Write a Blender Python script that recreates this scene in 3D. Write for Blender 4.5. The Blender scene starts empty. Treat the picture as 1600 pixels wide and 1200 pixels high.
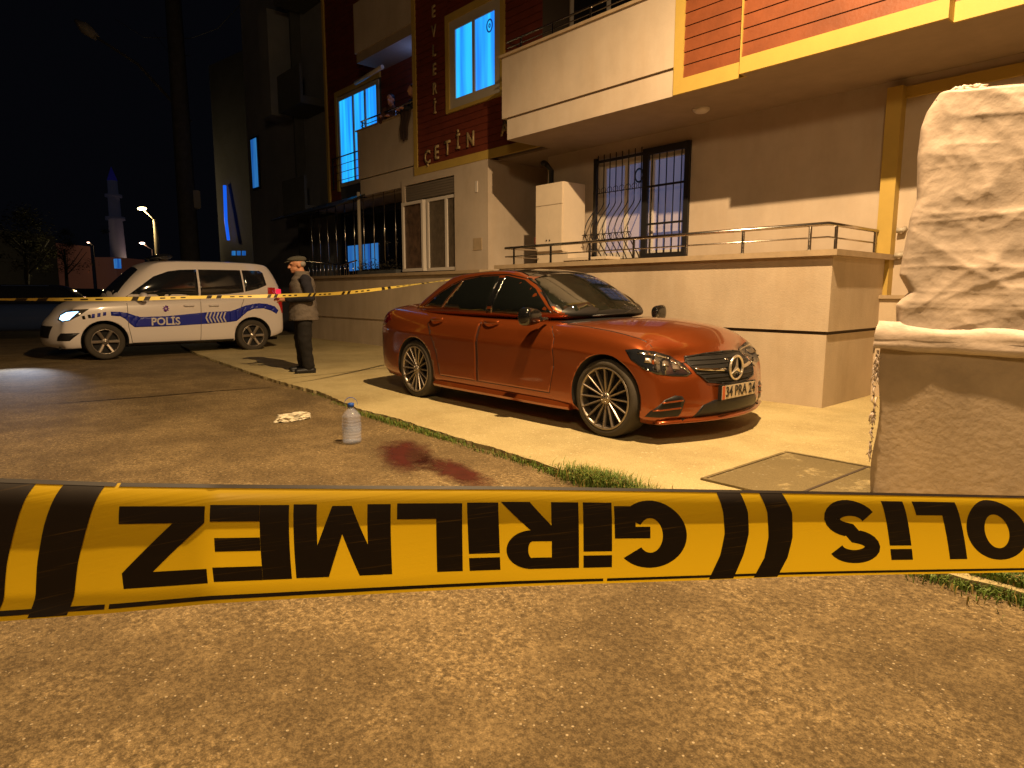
import bpy, bmesh, math, random
from mathutils import Vector, Matrix
from mathutils.bvhtree import BVHTree
random.seed(7)
V = Vector
S = bpy.context.scene
COL = S.collection
# ------------------------------------------------------------------ camera
TH, PI_, FPX, CAMH = math.radians(41.461), math.radians(7.981), 1020.0, 1.2
cF = V((-math.cos(TH), math.sin(TH), 0)); cR = V((math.sin(TH), math.cos(TH), 0)); cU = V((0, 0, 1))
fw = cF*math.cos(PI_) - cU*math.sin(PI_); up = cF*math.sin(PI_) + cU*math.cos(PI_)
cam = bpy.data.objects.new('camera', bpy.data.cameras.new('camera')); COL.objects.link(cam)
cam.data.sensor_width = 36; cam.data.lens = 36*FPX/1600; cam.data.clip_start = .02; cam.data.clip_end = 3000
cam.matrix_world = Matrix(((cR.x, up.x, -fw.x, 0), (cR.y, up.y, -fw.y, 0), (cR.z, up.z, -fw.z, CAMH), (0, 0, 0, 1)))
S.camera = cam
def at(u, v, d):
    """world point at a distance d in front of the photographer, seen in the direction (u, v)"""
    return V((0, 0, CAMH)) + (fw + cR*((u-800)/FPX) + up*((600-v)/FPX))*d
# ------------------------------------------------------------------ world, lamps, exposure
W = bpy.data.worlds.new('World'); S.world = W; W.use_nodes = True
bg = W.node_tree.nodes['Background']; bg.inputs[0].default_value = (.11, .12, .19, 1); bg.inputs[1].default_value = .011
LAMP = V((-1.8, 3.3, 6.4))
def light(name, kind, loc, energy, col, **k):
    l = bpy.data.lights.new(name, kind); l.energy = energy; l.color = col
    for a, b in k.items(): setattr(l, a, b)
    o = bpy.data.objects.new(name, l); COL.objects.link(o); o.location = loc; return o
light('street_light_source', 'SPOT', LAMP, 3500, (1, .675, .345), shadow_soft_size=.06, spot_size=math.radians(174), spot_blend=.50)
light('second_street_light_source', 'POINT', (1.6,-1.6,5.2), 640, (1, .675, .345), shadow_soft_size=.35)
S.view_settings.view_transform = 'Standard'; S.view_settings.look = 'None'
S.view_settings.exposure = .13; S.view_settings.gamma = 1
S.render.engine = 'CYCLES'
# ------------------------------------------------------------------ materials
def M(name, col, rough=.6, metal=0, var=0, scale=4, bump=0, bscale=60, coat=0, emis=None, es=0, trans=0, ior=1.45, col2=None, detail=6, spec=.5, alpha=1):
    m = bpy.data.materials.new(name); m.use_nodes = True; nt = m.node_tree; b = nt.nodes['Principled BSDF']
    b.inputs['Base Color'].default_value = (*col, 1); b.inputs['Roughness'].default_value = rough
    b.inputs['Metallic'].default_value = metal; b.inputs['Coat Weight'].default_value = coat
    b.inputs['Coat Roughness'].default_value = .06
    b.inputs['Transmission Weight'].default_value = trans; b.inputs['IOR'].default_value = ior
    b.inputs['Specular IOR Level'].default_value = spec; b.inputs['Alpha'].default_value = alpha
    if emis: b.inputs['Emission Color'].default_value = (*emis, 1); b.inputs['Emission Strength'].default_value = es
    tc = nt.nodes.new('ShaderNodeTexCoord')
    if var or col2:
        n = nt.nodes.new('ShaderNodeTexNoise'); n.inputs['Scale'].default_value = scale; n.inputs['Detail'].default_value = detail
        n.inputs['Roughness'].default_value = .65
        r = nt.nodes.new('ShaderNodeValToRGB'); c2 = col2 or tuple(c*(1-var) for c in col); c1 = col if col2 else tuple(min(1, c*(1+var*.6)) for c in col)
        r.color_ramp.elements[0].position = .34; r.color_ramp.elements[1].position = .66
        r.color_ramp.elements[0].color = (*c2, 1); r.color_ramp.elements[1].color = (*c1, 1)
        nt.links.new(tc.outputs['Object'], n.inputs['Vector']); nt.links.new(n.outputs['Fac'], r.inputs['Fac']); nt.links.new(r.outputs['Color'], b.inputs['Base Color'])
    if bump:
        n2 = nt.nodes.new('ShaderNodeTexNoise'); n2.inputs['Scale'].default_value = bscale; n2.inputs['Detail'].default_value = 5
        bp = nt.nodes.new('ShaderNodeBump'); bp.inputs['Strength'].default_value = bump; bp.inputs['Distance'].default_value = .02
        nt.links.new(tc.outputs['Object'], n2.inputs['Vector']); nt.links.new(n2.outputs['Fac'], bp.inputs['Height']); nt.links.new(bp.outputs['Normal'], b.inputs['Normal'])
    return m
def glow(name, c1, c2, s, scale=7, axis='X'):
    """lit window: light coming through hanging curtain folds"""
    m = bpy.data.materials.new(name); m.use_nodes = True; nt = m.node_tree; b = nt.nodes['Principled BSDF']
    b.inputs['Base Color'].default_value = (.1, .12, .15, 1); b.inputs['Roughness'].default_value = .25
    tc = nt.nodes.new('ShaderNodeTexCoord'); w = nt.nodes.new('ShaderNodeTexNoise'); mp = nt.nodes.new('ShaderNodeMapping')
    mp.inputs['Scale'].default_value = (scale, scale, .25); w.inputs['Scale'].default_value = 1.4; w.inputs['Detail'].default_value = 3
    r = nt.nodes.new('ShaderNodeValToRGB'); r.color_ramp.elements[0].position = .35; r.color_ramp.elements[1].position = .62
    r.color_ramp.elements[0].color = (*c1, 1); r.color_ramp.elements[1].color = (*c2, 1)
    nt.links.new(tc.outputs['Object'], mp.inputs[0]); nt.links.new(mp.outputs[0], w.inputs['Vector']); nt.links.new(w.outputs['Fac'], r.inputs[0])
    nt.links.new(r.outputs[0], b.inputs['Emission Color']); b.inputs['Emission Strength'].default_value = s
    return m
def ground_mat(name, base, patch, stone, crackc, pscale, psize, bump, patchpos=(.45, .62), grain=260):
    m = bpy.data.materials.new(name); m.use_nodes = True; nt = m.node_tree; N = nt.nodes; L = nt.links; b = N['Principled BSDF']
    b.inputs['Roughness'].default_value = .85; b.inputs['Specular IOR Level'].default_value = .3
    tc = N.new('ShaderNodeTexCoord')
    def noise(sc, det=8, ro=.6):
        n = N.new('ShaderNodeTexNoise'); n.inputs['Scale'].default_value = sc; n.inputs['Detail'].default_value = det; n.inputs['Roughness'].default_value = ro
        L.new(tc.outputs['Object'], n.inputs['Vector']); return n
    def ramp(src, a, c, ca=(0, 0, 0), cb=(1, 1, 1)):
        r = N.new('ShaderNodeValToRGB'); r.color_ramp.elements[0].position = a; r.color_ramp.elements[1].position = c
        r.color_ramp.elements[0].color = (*ca, 1); r.color_ramp.elements[1].color = (*cb, 1); L.new(src, r.inputs[0]); return r
    def mix(fac, a, c2, fsrc=None, ty='MIX'):
        x = N.new('ShaderNodeMix'); x.data_type = 'RGBA'; x.blend_type = ty
        if fsrc is not None: L.new(fsrc, x.inputs[0])
        else: x.inputs[0].default_value = fac
        for s_, k in ((a, 6), (c2, 7)):
            if isinstance(s_, tuple): x.inputs[k].default_value = (*s_, 1)
            else: L.new(s_, x.inputs[k])
        return x.outputs[2]
    p1 = ramp(noise(pscale, 14, .72).outputs['Fac'], *patchpos)
    if psize < 50 and grain == 170:
        lo_ = ramp(noise(1.3, 4, .6).outputs['Fac'], .44, .58); hi_ = ramp(noise(34, 12, .9).outputs['Fac'], .49, .53); mu = N.new('ShaderNodeMath'); mu.operation = 'MULTIPLY'; L.new(lo_.outputs[0], mu.inputs[0]); L.new(hi_.outputs[0], mu.inputs[1])
        ad = N.new('ShaderNodeMath'); ad.operation = 'MAXIMUM'; ad.use_clamp = True; L.new(mu.outputs[0], ad.inputs[0]); q5 = N.new('ShaderNodeMath'); q5.operation = 'MULTIPLY'; q5.inputs[1].default_value = .45; L.new(p1.outputs[0], q5.inputs[0]); L.new(q5.outputs[0], ad.inputs[1]); p1 = ad
    c = mix(0, base, patch, p1.outputs[0])
    g = ramp(noise(grain, 3, .7).outputs['Fac'], .3, .72, (.55, .55, .55), (1.35, 1.35, 1.35))
    c = mix(1, c, g.outputs[0], ty='MULTIPLY')
    big = ramp(noise(.35, 4).outputs['Fac'], .3, .7, (.78, .78, .78), (1.12, 1.12, 1.12)); c = mix(1, c, big.outputs[0], ty='MULTIPLY')
    vo = N.new('ShaderNodeTexVoronoi'); vo.inputs['Scale'].default_value = psize; L.new(tc.outputs['Object'], vo.inputs['Vector'])
    vr = ramp(vo.outputs['Distance'], .16, .25, (1, 1, 1), (0, 0, 0))
    pick = ramp(vo.outputs['Color'], .58, .66); mm = N.new('ShaderNodeMath'); mm.operation = 'MULTIPLY'; L.new(vr.outputs[0], mm.inputs[0]); L.new(pick.outputs[0], mm.inputs[1])
    c = mix(0, c, stone, mm.outputs[0])
    g2 = ramp(noise(grain*.28, 4, .7).outputs['Fac'], .38, .62, *(((.62, .60, .58), (1.25, 1.25, 1.25)) if grain == 170 else ((.92,.92,.91),(1.04,1.04,1.04)))); c = mix(1, c, g2.outputs[0], ty='MULTIPLY')
    dk = ramp(noise(11, 8, .7).outputs['Fac'], .64, .74); c = mix(0, c, crackc, dk.outputs[0])
    L.new(c, b.inputs['Base Color'])
    h = N.new('ShaderNodeMath'); h.operation = 'ADD'; L.new(noise(grain*.55, 6, .75).outputs['Fac'], h.inputs[0])
    h2 = N.new('ShaderNodeMath'); h2.operation = 'MULTIPLY'; h2.inputs[1].default_value = .8; L.new(mm.outputs[0], h2.inputs[0]); L.new(h2.outputs[0], h.inputs[1])
    h3 = N.new('ShaderNodeMath'); h3.operation = 'ADD'; L.new(h.outputs[0], h3.inputs[0]); L.new(noise(14, 6, .6).outputs['Fac'], h3.inputs[1])
    bp = N.new('ShaderNodeBump'); bp.inputs['Strength'].default_value = bump; bp.inputs['Distance'].default_value = .012
    L.new(h3.outputs[0], bp.inputs['Height']); L.new(bp.outputs[0], b.inputs['Normal'])
    return m
m_asph = ground_mat('asphalt', (.165, .115, .053), (.36, .26, .125), (.47, .375, .23), (.075, .05, .025), 3.2, 46, .7, (.50, .62), 170)
m_pave = ground_mat('concrete_pavement', (.56, .46, .235), (.42, .33, .155), (.62, .5, .3), (.36, .28, .13), 1.25, 21, .35, (.44, .68), 120)
m_slab = ground_mat('dark_concrete', (.20, .155, .075), (.46, .37, .19), (.3, .26, .17), (.1, .08, .05), 3.5, 25, .5, (.55, .66))
m_wall = M('painted_render', (.49, .405, .32), .85, var=.10, scale=1.3, bump=.12, bscale=90)
m_wall2 = M('painted_render_low', (.53, .43, .315), .85, var=.12, scale=1.1, bump=.18, bscale=70)
m_groove_shade = M('dark_groove_and_shade', (.07, .05, .035), .9)
m_trim = M('yellow_trim', (.45, .31, .07), .6, var=.06, scale=3, bump=.05)
m_clad = M('red_siding', (.185, .052, .018), .55, var=.18, scale=2.4, bump=.15, bscale=30)
m_cladd = M('maroon_siding', (.15, .030, .014), .6, var=.2, scale=3)
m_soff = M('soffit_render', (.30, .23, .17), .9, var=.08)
def grime(m, lo=.80, sc=.55, zs=.25):
    nt = m.node_tree; b = nt.nodes['Principled BSDF']; src = b.inputs['Base Color'].links[0].from_socket; tc = nt.nodes.new('ShaderNodeTexCoord'); mp = nt.nodes.new('ShaderNodeMapping'); mp.inputs['Scale'].default_value = (1, 1, zs)
    n = nt.nodes.new('ShaderNodeTexNoise'); n.inputs['Scale'].default_value = sc*5; n.inputs['Detail'].default_value = 9; n.inputs['Roughness'].default_value = .68; r = nt.nodes.new('ShaderNodeValToRGB'); r.color_ramp.elements[0].position = .36; r.color_ramp.elements[1].position = .58
    r.color_ramp.elements[0].color = (lo, lo*.97, lo*.93, 1); r.color_ramp.elements[1].color = (1, 1, 1, 1); x = nt.nodes.new('ShaderNodeMix'); x.data_type = 'RGBA'; x.blend_type = 'MULTIPLY'; x.inputs[0].default_value = 1
    nt.links.new(tc.outputs['Object'], mp.inputs[0]); nt.links.new(mp.outputs[0], n.inputs[0]); nt.links.new(n.outputs[0], r.inputs[0]); nt.links.new(src, x.inputs[6]); nt.links.new(r.outputs[0], x.inputs[7]); nt.links.new(x.outputs[2], b.inputs['Base Color'])
grime(m_wall, .94); grime(m_wall2, .90)
m_stone = M('coping_stone', (.40, .30, .19), .7, var=.15, scale=6, bump=.1)
m_steel = M('stainless', (.55, .5, .45), .22, 1)
m_black = M('black_paint', (.012, .011, .012), .5)
m_white = M('white_frame', (.62, .56, .50), .45)
m_cab = M('white_lacquer', (.66, .55, .42), .5, var=.05)
m_glassd = M('dark_glass', (.012, .013, .016), .06, coat=1)
m_glasstint = M('tinted_glass', (.006, .007, .006), .05, coat=1)
m_blue = glow('blue_lit_window', (.008, .22, .95), (.02, .52, 1.0), 1.05, 5)
m_blue2 = glow('blue_curtain', (.03, .09, .26), (.10, .16, .34), .36, 6)
m_blue2.node_tree.nodes['Principled BSDF'].inputs['Base Color'].default_value = (.42, .36, .34, 1)
m_blue3 = glow('blue_far', (.01, .12, .6), (.05, .35, .9), .45, 3)
m_neon = M('blue_neon', (.0, .02, .2), .5, emis=(.005, .07, .8), es=.9)
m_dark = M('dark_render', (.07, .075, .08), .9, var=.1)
m_dark2 = M('dusky_render', (.20, .21, .24), .9, var=.15, scale=.8)
m_farpink = M('glowing_far_plaster', (.35, .2, .14), .9, emis=(.5, .17, .1), es=.035)  # faint glow in the plaster stands for light on the far houses
m_paint = M('copper_red_paint', (.31, .068, .014), .30, .65, coat=1, var=0)
m_chrome = M('chrome', (.75, .72, .68), .12, 1)
m_tyre = M('rubber', (.055, .045, .033), .85, bump=.2, bscale=80)
m_rim = M('rim_metal', (.34, .29, .24), .34, .8)
m_rimd = M('dark_well', (.008, .007, .006), .8)
m_plastic = M('black_plastic', (.014, .013, .013), .4)
m_gloss = M('gloss_black', (.008, .008, .008), .1, coat=1)
m_van = M('white_car_paint', (.74, .67, .64), .3, coat=.7)
m_vblue = M('livery_blue', (.012, .022, .30), .35)
m_vwhite = M('livery_white', (.62, .56, .52), .35)
m_vpurple = M('badge_purple', (.13, .02, .25), .4)
m_red = M('red_plastic', (.5, .02, .02), .3)
m_lensl = M('lit_headlight', (.4, .65, .9), .2, emis=(.30, .62, 1), es=6)
m_lens = M('clear_lens', (.05, .045, .04), .08, coat=1)
m_letter = M('sign_letter_metal', (.45, .33, .17), .4, .3)
m_skin = M('skin', (.45, .21, .12), .55, var=.12, scale=30)
m_vest = M('grey_vest', (.13, .105, .085), .9, var=.2, scale=25, bump=.3, bscale=40)
m_navy = M('dark_jumper', (.014, .013, .02), .9, bump=.3, bscale=60)
m_trou = M('dark_trousers', (.010, .008, .007), .9, var=.3, scale=12, bump=.3, bscale=25)
m_capm = M('flat_cap_wool', (.07, .065, .05), .95, var=.3, scale=60)
m_pink = M('pink_plastic', (.9, .04, .12), .5, emis=(1, .02, .12), es=.25)
m_tape = None
# ------------------------------------------------------------------ mesh helpers
class MB:
    def __init__(s): s.bm = bmesh.new()
    def face(s, pts, mi=0):
        f = s.bm.faces.new([s.bm.verts.new(p) for p in pts]); f.material_index = mi; return s
    def box(s, x0, x1, y0, y1, z0, z1, mi=0, bev=0):
        g = bmesh.new(); v = [g.verts.new(p) for p in ((x0,y0,z0),(x1,y0,z0),(x1,y1,z0),(x0,y1,z0),(x0,y0,z1),(x1,y0,z1),(x1,y1,z1),(x0,y1,z1))]
        for f in ((3,2,1,0),(4,5,6,7),(0,1,5,4),(1,2,6,5),(2,3,7,6),(3,0,4,7)): g.faces.new([v[i] for i in f])
        if bev: bmesh.ops.bevel(g, geom=g.edges[:], offset=bev, segments=2, affect='EDGES')
        return s._add(g, mi)
    def _add(s, g, mi=0):
        mp = {v: s.bm.verts.new(v.co) for v in g.verts}
        for f in g.faces:
            n = s.bm.faces.new([mp[v] for v in f.verts]); n.material_index = mi if mi else f.material_index; n.smooth = f.smooth
        g.free(); return s
    def tube(s, pts, r, n=8, mi=0, caps=True):
        pts = [V(p) for p in pts]; rs = r if isinstance(r, (list, tuple)) else [r]*len(pts); rings = []
        for i, p in enumerate(pts):
            t = (pts[min(i+1, len(pts)-1)] - pts[max(i-1, 0)]).normalized()
            a = t.cross(V((0, 0, 1))); a = t.cross(V((0, 1, 0))) if a.length < .05 else a
            a.normalize(); b = t.cross(a)
            rings.append([s.bm.verts.new(p + (a*math.cos(q) + b*math.sin(q))*rs[i]) for q in [2*math.pi*k/n for k in range(n)]])
        for i in range(len(rings)-1):
            for k in range(n):
                f = s.bm.faces.new((rings[i][k], rings[i][(k+1) % n], rings[i+1][(k+1) % n], rings[i+1][k])); f.smooth = True; f.material_index = mi
        if caps:
            for rg in (rings[0], rings[-1]):
                f = s.bm.faces.new(rg); f.material_index = mi
        return s
    def loft(s, rings, mi=0, closed=True, caps=True, smooth=True):
        R = [[s.bm.verts.new(p) for p in rg] for rg in rings]; n = len(R[0])
        for i in range(len(R)-1):
            for k in range(n if closed else n-1):
                f = s.bm.faces.new((R[i][k], R[i][(k+1) % n], R[i+1][(k+1) % n], R[i+1][k])); f.smooth = smooth; f.material_index = mi
        if caps and closed:
            for rg in (R[0], R[-1]):
                f = s.bm.faces.new(rg); f.smooth = smooth; f.material_index = mi
        return s
    def lathe(s, prof, o, axis, n=24, mi=0, caps=False):
        """prof: list of (distance along axis, radius)"""
        o = V(o); ax = V(axis).normalized(); a = ax.orthogonal().normalized(); b = ax.cross(a)
        return s.loft([[o + ax*h + (a*math.cos(q) + b*math.sin(q))*max(r, 1e-4) for q in [2*math.pi*k/n for k in range(n)]] for h, r in prof], mi, True, caps)
    def ell(s, c, rx, ry, rz, mi=0, rot=None, n=20):
        g = bmesh.new(); bmesh.ops.create_uvsphere(g, u_segments=n, v_segments=n*2//3, radius=1)
        m = Matrix.Diagonal((rx, ry, rz, 1)); m = (rot.to_4x4() if rot else Matrix()) @ m
        for v in g.verts: v.co = m @ v.co + V(c)
        for f in g.faces: f.smooth = True
        return s._add(g, mi)
    def cap(s, p, q, r1, r2, n=14):
        p, q = V(p), V(q); d = (q-p); L = d.length; prof = []
        for k in range(5): a = math.pi/2*(1-k/4); prof.append((-math.sin(a)*r1, math.cos(a)*r1))
        for k in range(5): a = math.pi/2*k/4; prof.append((L+math.sin(a)*r2, math.cos(a)*r2))
        return s.lathe(prof, p, d, n, caps=True)
    def prism(s, poly, f, d, mi=0):
        """poly of 2D points; f maps (a, b, depth) to space; d thickness"""
        a = [s.bm.verts.new(f(x, y, 0)) for x, y in poly]; b = [s.bm.verts.new(f(x, y, d)) for x, y in poly]; n = len(a)
        for vs in (a, b): s.bm.faces.new(vs).material_index = mi
        for k in range(n): s.bm.faces.new((a[k], a[(k+1) % n], b[(k+1) % n], b[k])).material_index = mi
        return s
    def wld(s, parent):
        o = V((0, 0, 0))
        while parent is not None: o += parent.location; parent = parent.parent
        return o
    def build(s, name, mat, parent=None, smooth=None, origin=None, norm=True):
        me = bpy.data.meshes.new(name); off = s.wld(parent) if parent is not None else (V(origin) if origin else V((0, 0, 0)))
        if norm: bmesh.ops.recalc_face_normals(s.bm, faces=s.bm.faces[:])
        if smooth is not None:
            for f in s.bm.faces: f.smooth = smooth
        for v in s.bm.verts: v.co -= off
        s.bm.to_mesh(me); s.bm.free()
        for m in (mat if isinstance(mat, (list, tuple)) else [mat]): me.materials.append(m)
        o = bpy.data.objects.new(name, me); COL.objects.link(o); o.parent = parent
        if parent is None: o.location = off
        return o
def tag(o, label=None, cat=None, group=None, kind=None):
    for k, v in (('label', label), ('category', cat), ('group', group), ('kind', kind)):
        if v: o[k] = v
    return o
def thing(name, loc, label, cat, group=None):
    o = bpy.data.objects.new(name, None); COL.objects.link(o); o.location = loc; o.empty_display_size = .1
    return tag(o, label, cat, group)
def struct(o): o['kind'] = 'structure'; return o
def box(name, mat, parent, *b, bev=0): return MB().box(*b, bev=bev).build(name, mat, parent)
def apply_mods(o):
    dg = bpy.context.evaluated_depsgraph_get(); me = bpy.data.meshes.new_from_object(o.evaluated_get(dg), depsgraph=dg)
    old = o.data; o.modifiers.clear(); o.data = me; me.name = old.name; return o
def bvh_of(o):
    bm = bmesh.new(); bm.from_mesh(o.data); bmesh.ops.triangulate(bm, faces=bm.faces[:]); t = BVHTree.FromBMesh(bm); bm.free(); return t
def grid_cut(bm, step, axes=(0, 1)):
    for ax in axes:
        lo = min(v.co[ax] for v in bm.verts); hi = max(v.co[ax] for v in bm.verts); n = V((0, 0, 0)); n[ax] = 1; k = math.ceil(lo/step+1e-6)*step
        while k < hi - 1e-6:
            p = V((0, 0, 0)); p[ax] = k
            bmesh.ops.bisect_plane(bm, geom=bm.verts[:]+bm.edges[:]+bm.faces[:], plane_co=p, plane_no=n, dist=1e-6); k += step
def flat_poly(polys):
    bm = bmesh.new()
    for p in polys:
        if len(p) > 2: bm.faces.new([bm.verts.new((x, y, 0)) for x, y in p])
    bmesh.ops.triangulate(bm, faces=bm.faces[:]); return bm
def project(bvh, src, o, ex, ey, dr, off=.003, step=.05, thick=.006):
    """lay flat outlines on a curved body: src = list of polygons or a flat bmesh; returns MB"""
    bm = src if isinstance(src, bmesh.types.BMesh) else flat_poly(src)
    grid_cut(bm, step); o, ex, ey, dr = V(o), V(ex), V(ey), V(dr).normalized(); bad = []
    for v in bm.verts:
        p = o + ex*v.co.x + ey*v.co.y; h = bvh.ray_cast(p, dr)
        if h[0] is None: bad.append(v); continue
        v.co = h[0] - dr*off
    bmesh.ops.delete(bm, geom=bad, context='VERTS')
    if thick:
        ext = bmesh.ops.extrude_face_region(bm, geom=bm.faces[:])
        for v in [g for g in ext['geom'] if isinstance(g, bmesh.types.BMVert)]: v.co += dr*thick
    for f in bm.faces: f.smooth = True
    mb = MB(); mb.bm.free(); mb.bm = bm; return mb
def text_bm(txt, size, bold=0.0, res=3, xs=1.0):
    c = bpy.data.curves.new('t', 'FONT'); c.body = txt; c.size = size; c.offset = bold; c.resolution_u = res; c.align_x = 'CENTER'; c.align_y = 'CENTER'
    o = bpy.data.objects.new('t', c); COL.objects.link(o); dg = bpy.context.evaluated_depsgraph_get()
    me = bpy.data.meshes.new_from_object(o.evaluated_get(dg)); bm = bmesh.new(); bm.from_mesh(me)
    bpy.data.objects.remove(o); bpy.data.meshes.remove(me); bpy.data.curves.remove(c)
    for v in bm.verts: v.co.x *= xs
    return bm
def text_on(txt, size, mat, parent, name, f, thick=.02, bold=0.0, xs=1.0):
    bm = text_bm(txt, size, bold, xs=xs); mb = MB(); mp = {}
    ext = bmesh.ops.extrude_face_region(bm, geom=bm.faces[:])
    for v in [g for g in ext['geom'] if isinstance(g, bmesh.types.BMVert)]: v.co.z += thick
    for v in bm.verts: v.co = f(v.co.x, v.co.y, v.co.z)
    mb.bm.free(); mb.bm = bm; return mb.build(name, mat, parent)
def ribbon(pts, w):
    """thick stroke along 2D points -> list of quads"""
    out = []; n = len(pts); L, Rr = [], []
    for i, (x, y) in enumerate(pts):
        a = pts[max(i-1, 0)]; b = pts[min(i+1, n-1)]; dx, dy = b[0]-a[0], b[1]-a[1]; l = math.hypot(dx, dy) or 1
        wx, wy = (w if isinstance(w, tuple) else (w, w))
        L.append((x - dy/l*wx/2, y + dx/l*wy/2)); Rr.append((x + dy/l*wx/2, y - dx/l*wy/2))
    for i in range(n-1): out.append([L[i], L[i+1], Rr[i+1], Rr[i]])
    return out
def arc(cx, cy, rx, ry, a0, a1, n=20): return [(cx+rx*math.cos(math.radians(a0+(a1-a0)*k/n)), cy+ry*math.sin(math.radians(a0+(a1-a0)*k/n))) for k in range(n+1)]
# ------------------------------------------------------------------ setting: road, pavement
RZ = -.04
KERB = [(60,2.4),(6,2.75),(1,3.1),(-.47,3.2),(-1.2,3.14),(-1.7,3.10),(-2.35,3.11),(-2.84,3.10),(-3.33,3.17),(-3.94,3.19),(-4.43,3.2),(-5.33,3.26),(-6.04,3.24),(-6.8,3.36),(-7.46,3.46),(-8.38,3.46),(-9.69,3.53),(-11.3,3.66),(-13.71,3.86),(-16.2,4.2),(-17.6,4.6),(-18.6,9)]
def jag(poly, step, amp):
    out = []
    for (a, b), (c, d) in zip(poly, poly[1:]):
        n = max(1, int(math.hypot(c-a, d-b)/step)) if abs(a) < 20 else 1
        for k in range(n): out.append((a+(c-a)*k/n + random.uniform(-amp, amp), b+(d-b)*k/n + random.uniform(-amp, amp)))
    return out + [poly[-1]]
kj = jag(KERB, .05, .014)
mb = MB(); mb.face([(-400,-400,RZ),(400,-400,RZ),(400,400,RZ),(-400,400,RZ)]); struct(mb.build('asphalt_road', m_asph))
mb = MB(); top = kj + [(-18.6, 30), (60, 30)]
g = bmesh.new(); f = g.faces.new([g.verts.new((x, y, 0)) for x, y in top]); bmesh.ops.triangulate(g, faces=[f]); mb._add(g)
for (a, b), (c, d) in zip(kj, kj[1:]): mb.face([(a, b, 0), (c, d, 0), (c, d, RZ-.02), (a, b, RZ-.02)])
struct(mb.build('pavement', m_pave))
# square inspection slab beside the garden wall
mh = thing('inspection_slab', (-1.9, 4.45, .004), 'square concrete inspection cover set in the pavement beside the wrapped wall', 'cover')
def quad2(x, y): # slab local frame
    return V((-2.26 + x*.90 + y*.02, 3.62 + x*.02 + y*1.12, 0))
mb = MB(); mb.prism([(0.03,.03),(.97,.03),(.97,.97),(.03,.97)], lambda a, b, d: quad2(a, b)+V((0,0,.003+d)), .007); mb.build('cover_slab', m_slab, mh)
mb = MB()
for a in ([(0,0),(1,0),(1,.022),(0,.022)], [(0,.978),(1,.978),(1,1),(0,1)], [(0,.022),(.026,.022),(.026,.978),(0,.978)], [(.974,.022),(1,.022),(1,.978),(.974,.978)]):
    mb.prism(a, lambda x, y, d: quad2(x, y)+V((0,0,.003+d)), .012)
mb.build('cover_frame', m_slab, mh)
mb = MB(); mb.prism([(.62,.03),(.64,.03),(.66,.97),(.64,.97)], lambda x, y, d: quad2(x, y)+V((0,0,.010+d)), .004); mb.build('crack', m_groove_shade, mh)
# crack lines between the pavement bays
mb = MB()
for P in ([(-8.9,3.5),(-9.1,5),(-9.3,7.5)],):
    for q in ribbon(jag(P, .15, .012), .014): mb.face([(x, y, .003) for x, y in q])
struct(mb.build('pavement_joints', m_groove_shade))
# ------------------------------------------------------------------ apartment building in front of which everything stands
A = thing('apartment_building', (-6, 8.4, 0), 'beige apartment block with maroon siding, yellow trim, raised terrace and ÇETİN sign', 'building')
mb = MB()                                    # main wall with window opening
WY, WT = 8.4, 8.62
mb.box(-8.55,-7.42,WY,WT,0,3.57); mb.box(-5.62,6,WY,WT,0,3.57); mb.box(-7.42,-5.62,WY,WT,0,1.72); mb.box(-7.42,-5.62,WY,WT,3.34,3.57)
mb.box(-8.55,-8.33,WT,9.75,0,3.57)
main_wall = mb.build('wall', m_wall, A)
mb = MB(); mb.box(-10.38,-9.37,7.7,7.92,0,3.57); mb.box(-9.6,-9.37,7.92,9.75,0,3.57); mb.box(-12.25,-10.38,7.7,7.92,3.42,3.57); mb.box(-12.25,-12.13,7.7,7.92,0,3.42)
mb.box(-10.38,-12.13,7.7,7.92,0,1.62); mb.build('wall', m_wall, A)
mb = MB(); mb.box(-9.37,-8.55,9.75,9.9,0,3.57); mb.build('wall', m_wall, A)
mb = MB(); mb.box(-9.2,-8.7,9.66,9.74,1.5,3.3); door = mb.build('entrance_door', m_plastic, A); box('door_glass', m_glassd, door, -9.1,-8.8,9.65,9.66,1.8,3.2)
# soffit and overhang bays
SB, ST = 3.57, 3.9
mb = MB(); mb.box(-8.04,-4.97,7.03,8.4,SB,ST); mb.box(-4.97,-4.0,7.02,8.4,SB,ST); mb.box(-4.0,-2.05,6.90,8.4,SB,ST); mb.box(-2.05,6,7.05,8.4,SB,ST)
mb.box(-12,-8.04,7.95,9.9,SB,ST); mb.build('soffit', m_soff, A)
mb = MB(); mb.lathe([(0,.11),(-.02,.11),(-.05,.07),(-.055,.0)], (-5.05,7.75,3.57), (0,0,1), 20); mb.build('ceiling_light', m_white, A)
def siding(mb, x0, x1, y, z0, z1, h=.145, d=.016):
    """lapped boards facing -Y"""
    z = z0
    while z < z1 - .01:
        t = min(z+h, z1)
        mb.bm.faces  # each board: bottom edge proud of the one below
        a = [(x0, y-d, z+.006), (x1, y-d, z+.006), (x1, y-.003, t), (x0, y-.003, t)]
        mb.face(a); mb.face([(x0, y, z+.006), (x1, y, z+.006), (x1, y-d, z+.006), (x0, y-d, z+.006)])
        mb.face([(x0, y, z+.006), (x0, y-d, z+.006), (x0, y-.003, t), (x0, y, t)]); mb.face([(x1, y, z+.006), (x1, y-d, z+.006), (x1, y-.003, t), (x1, y, t)])
        z += h
    return mb
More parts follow.
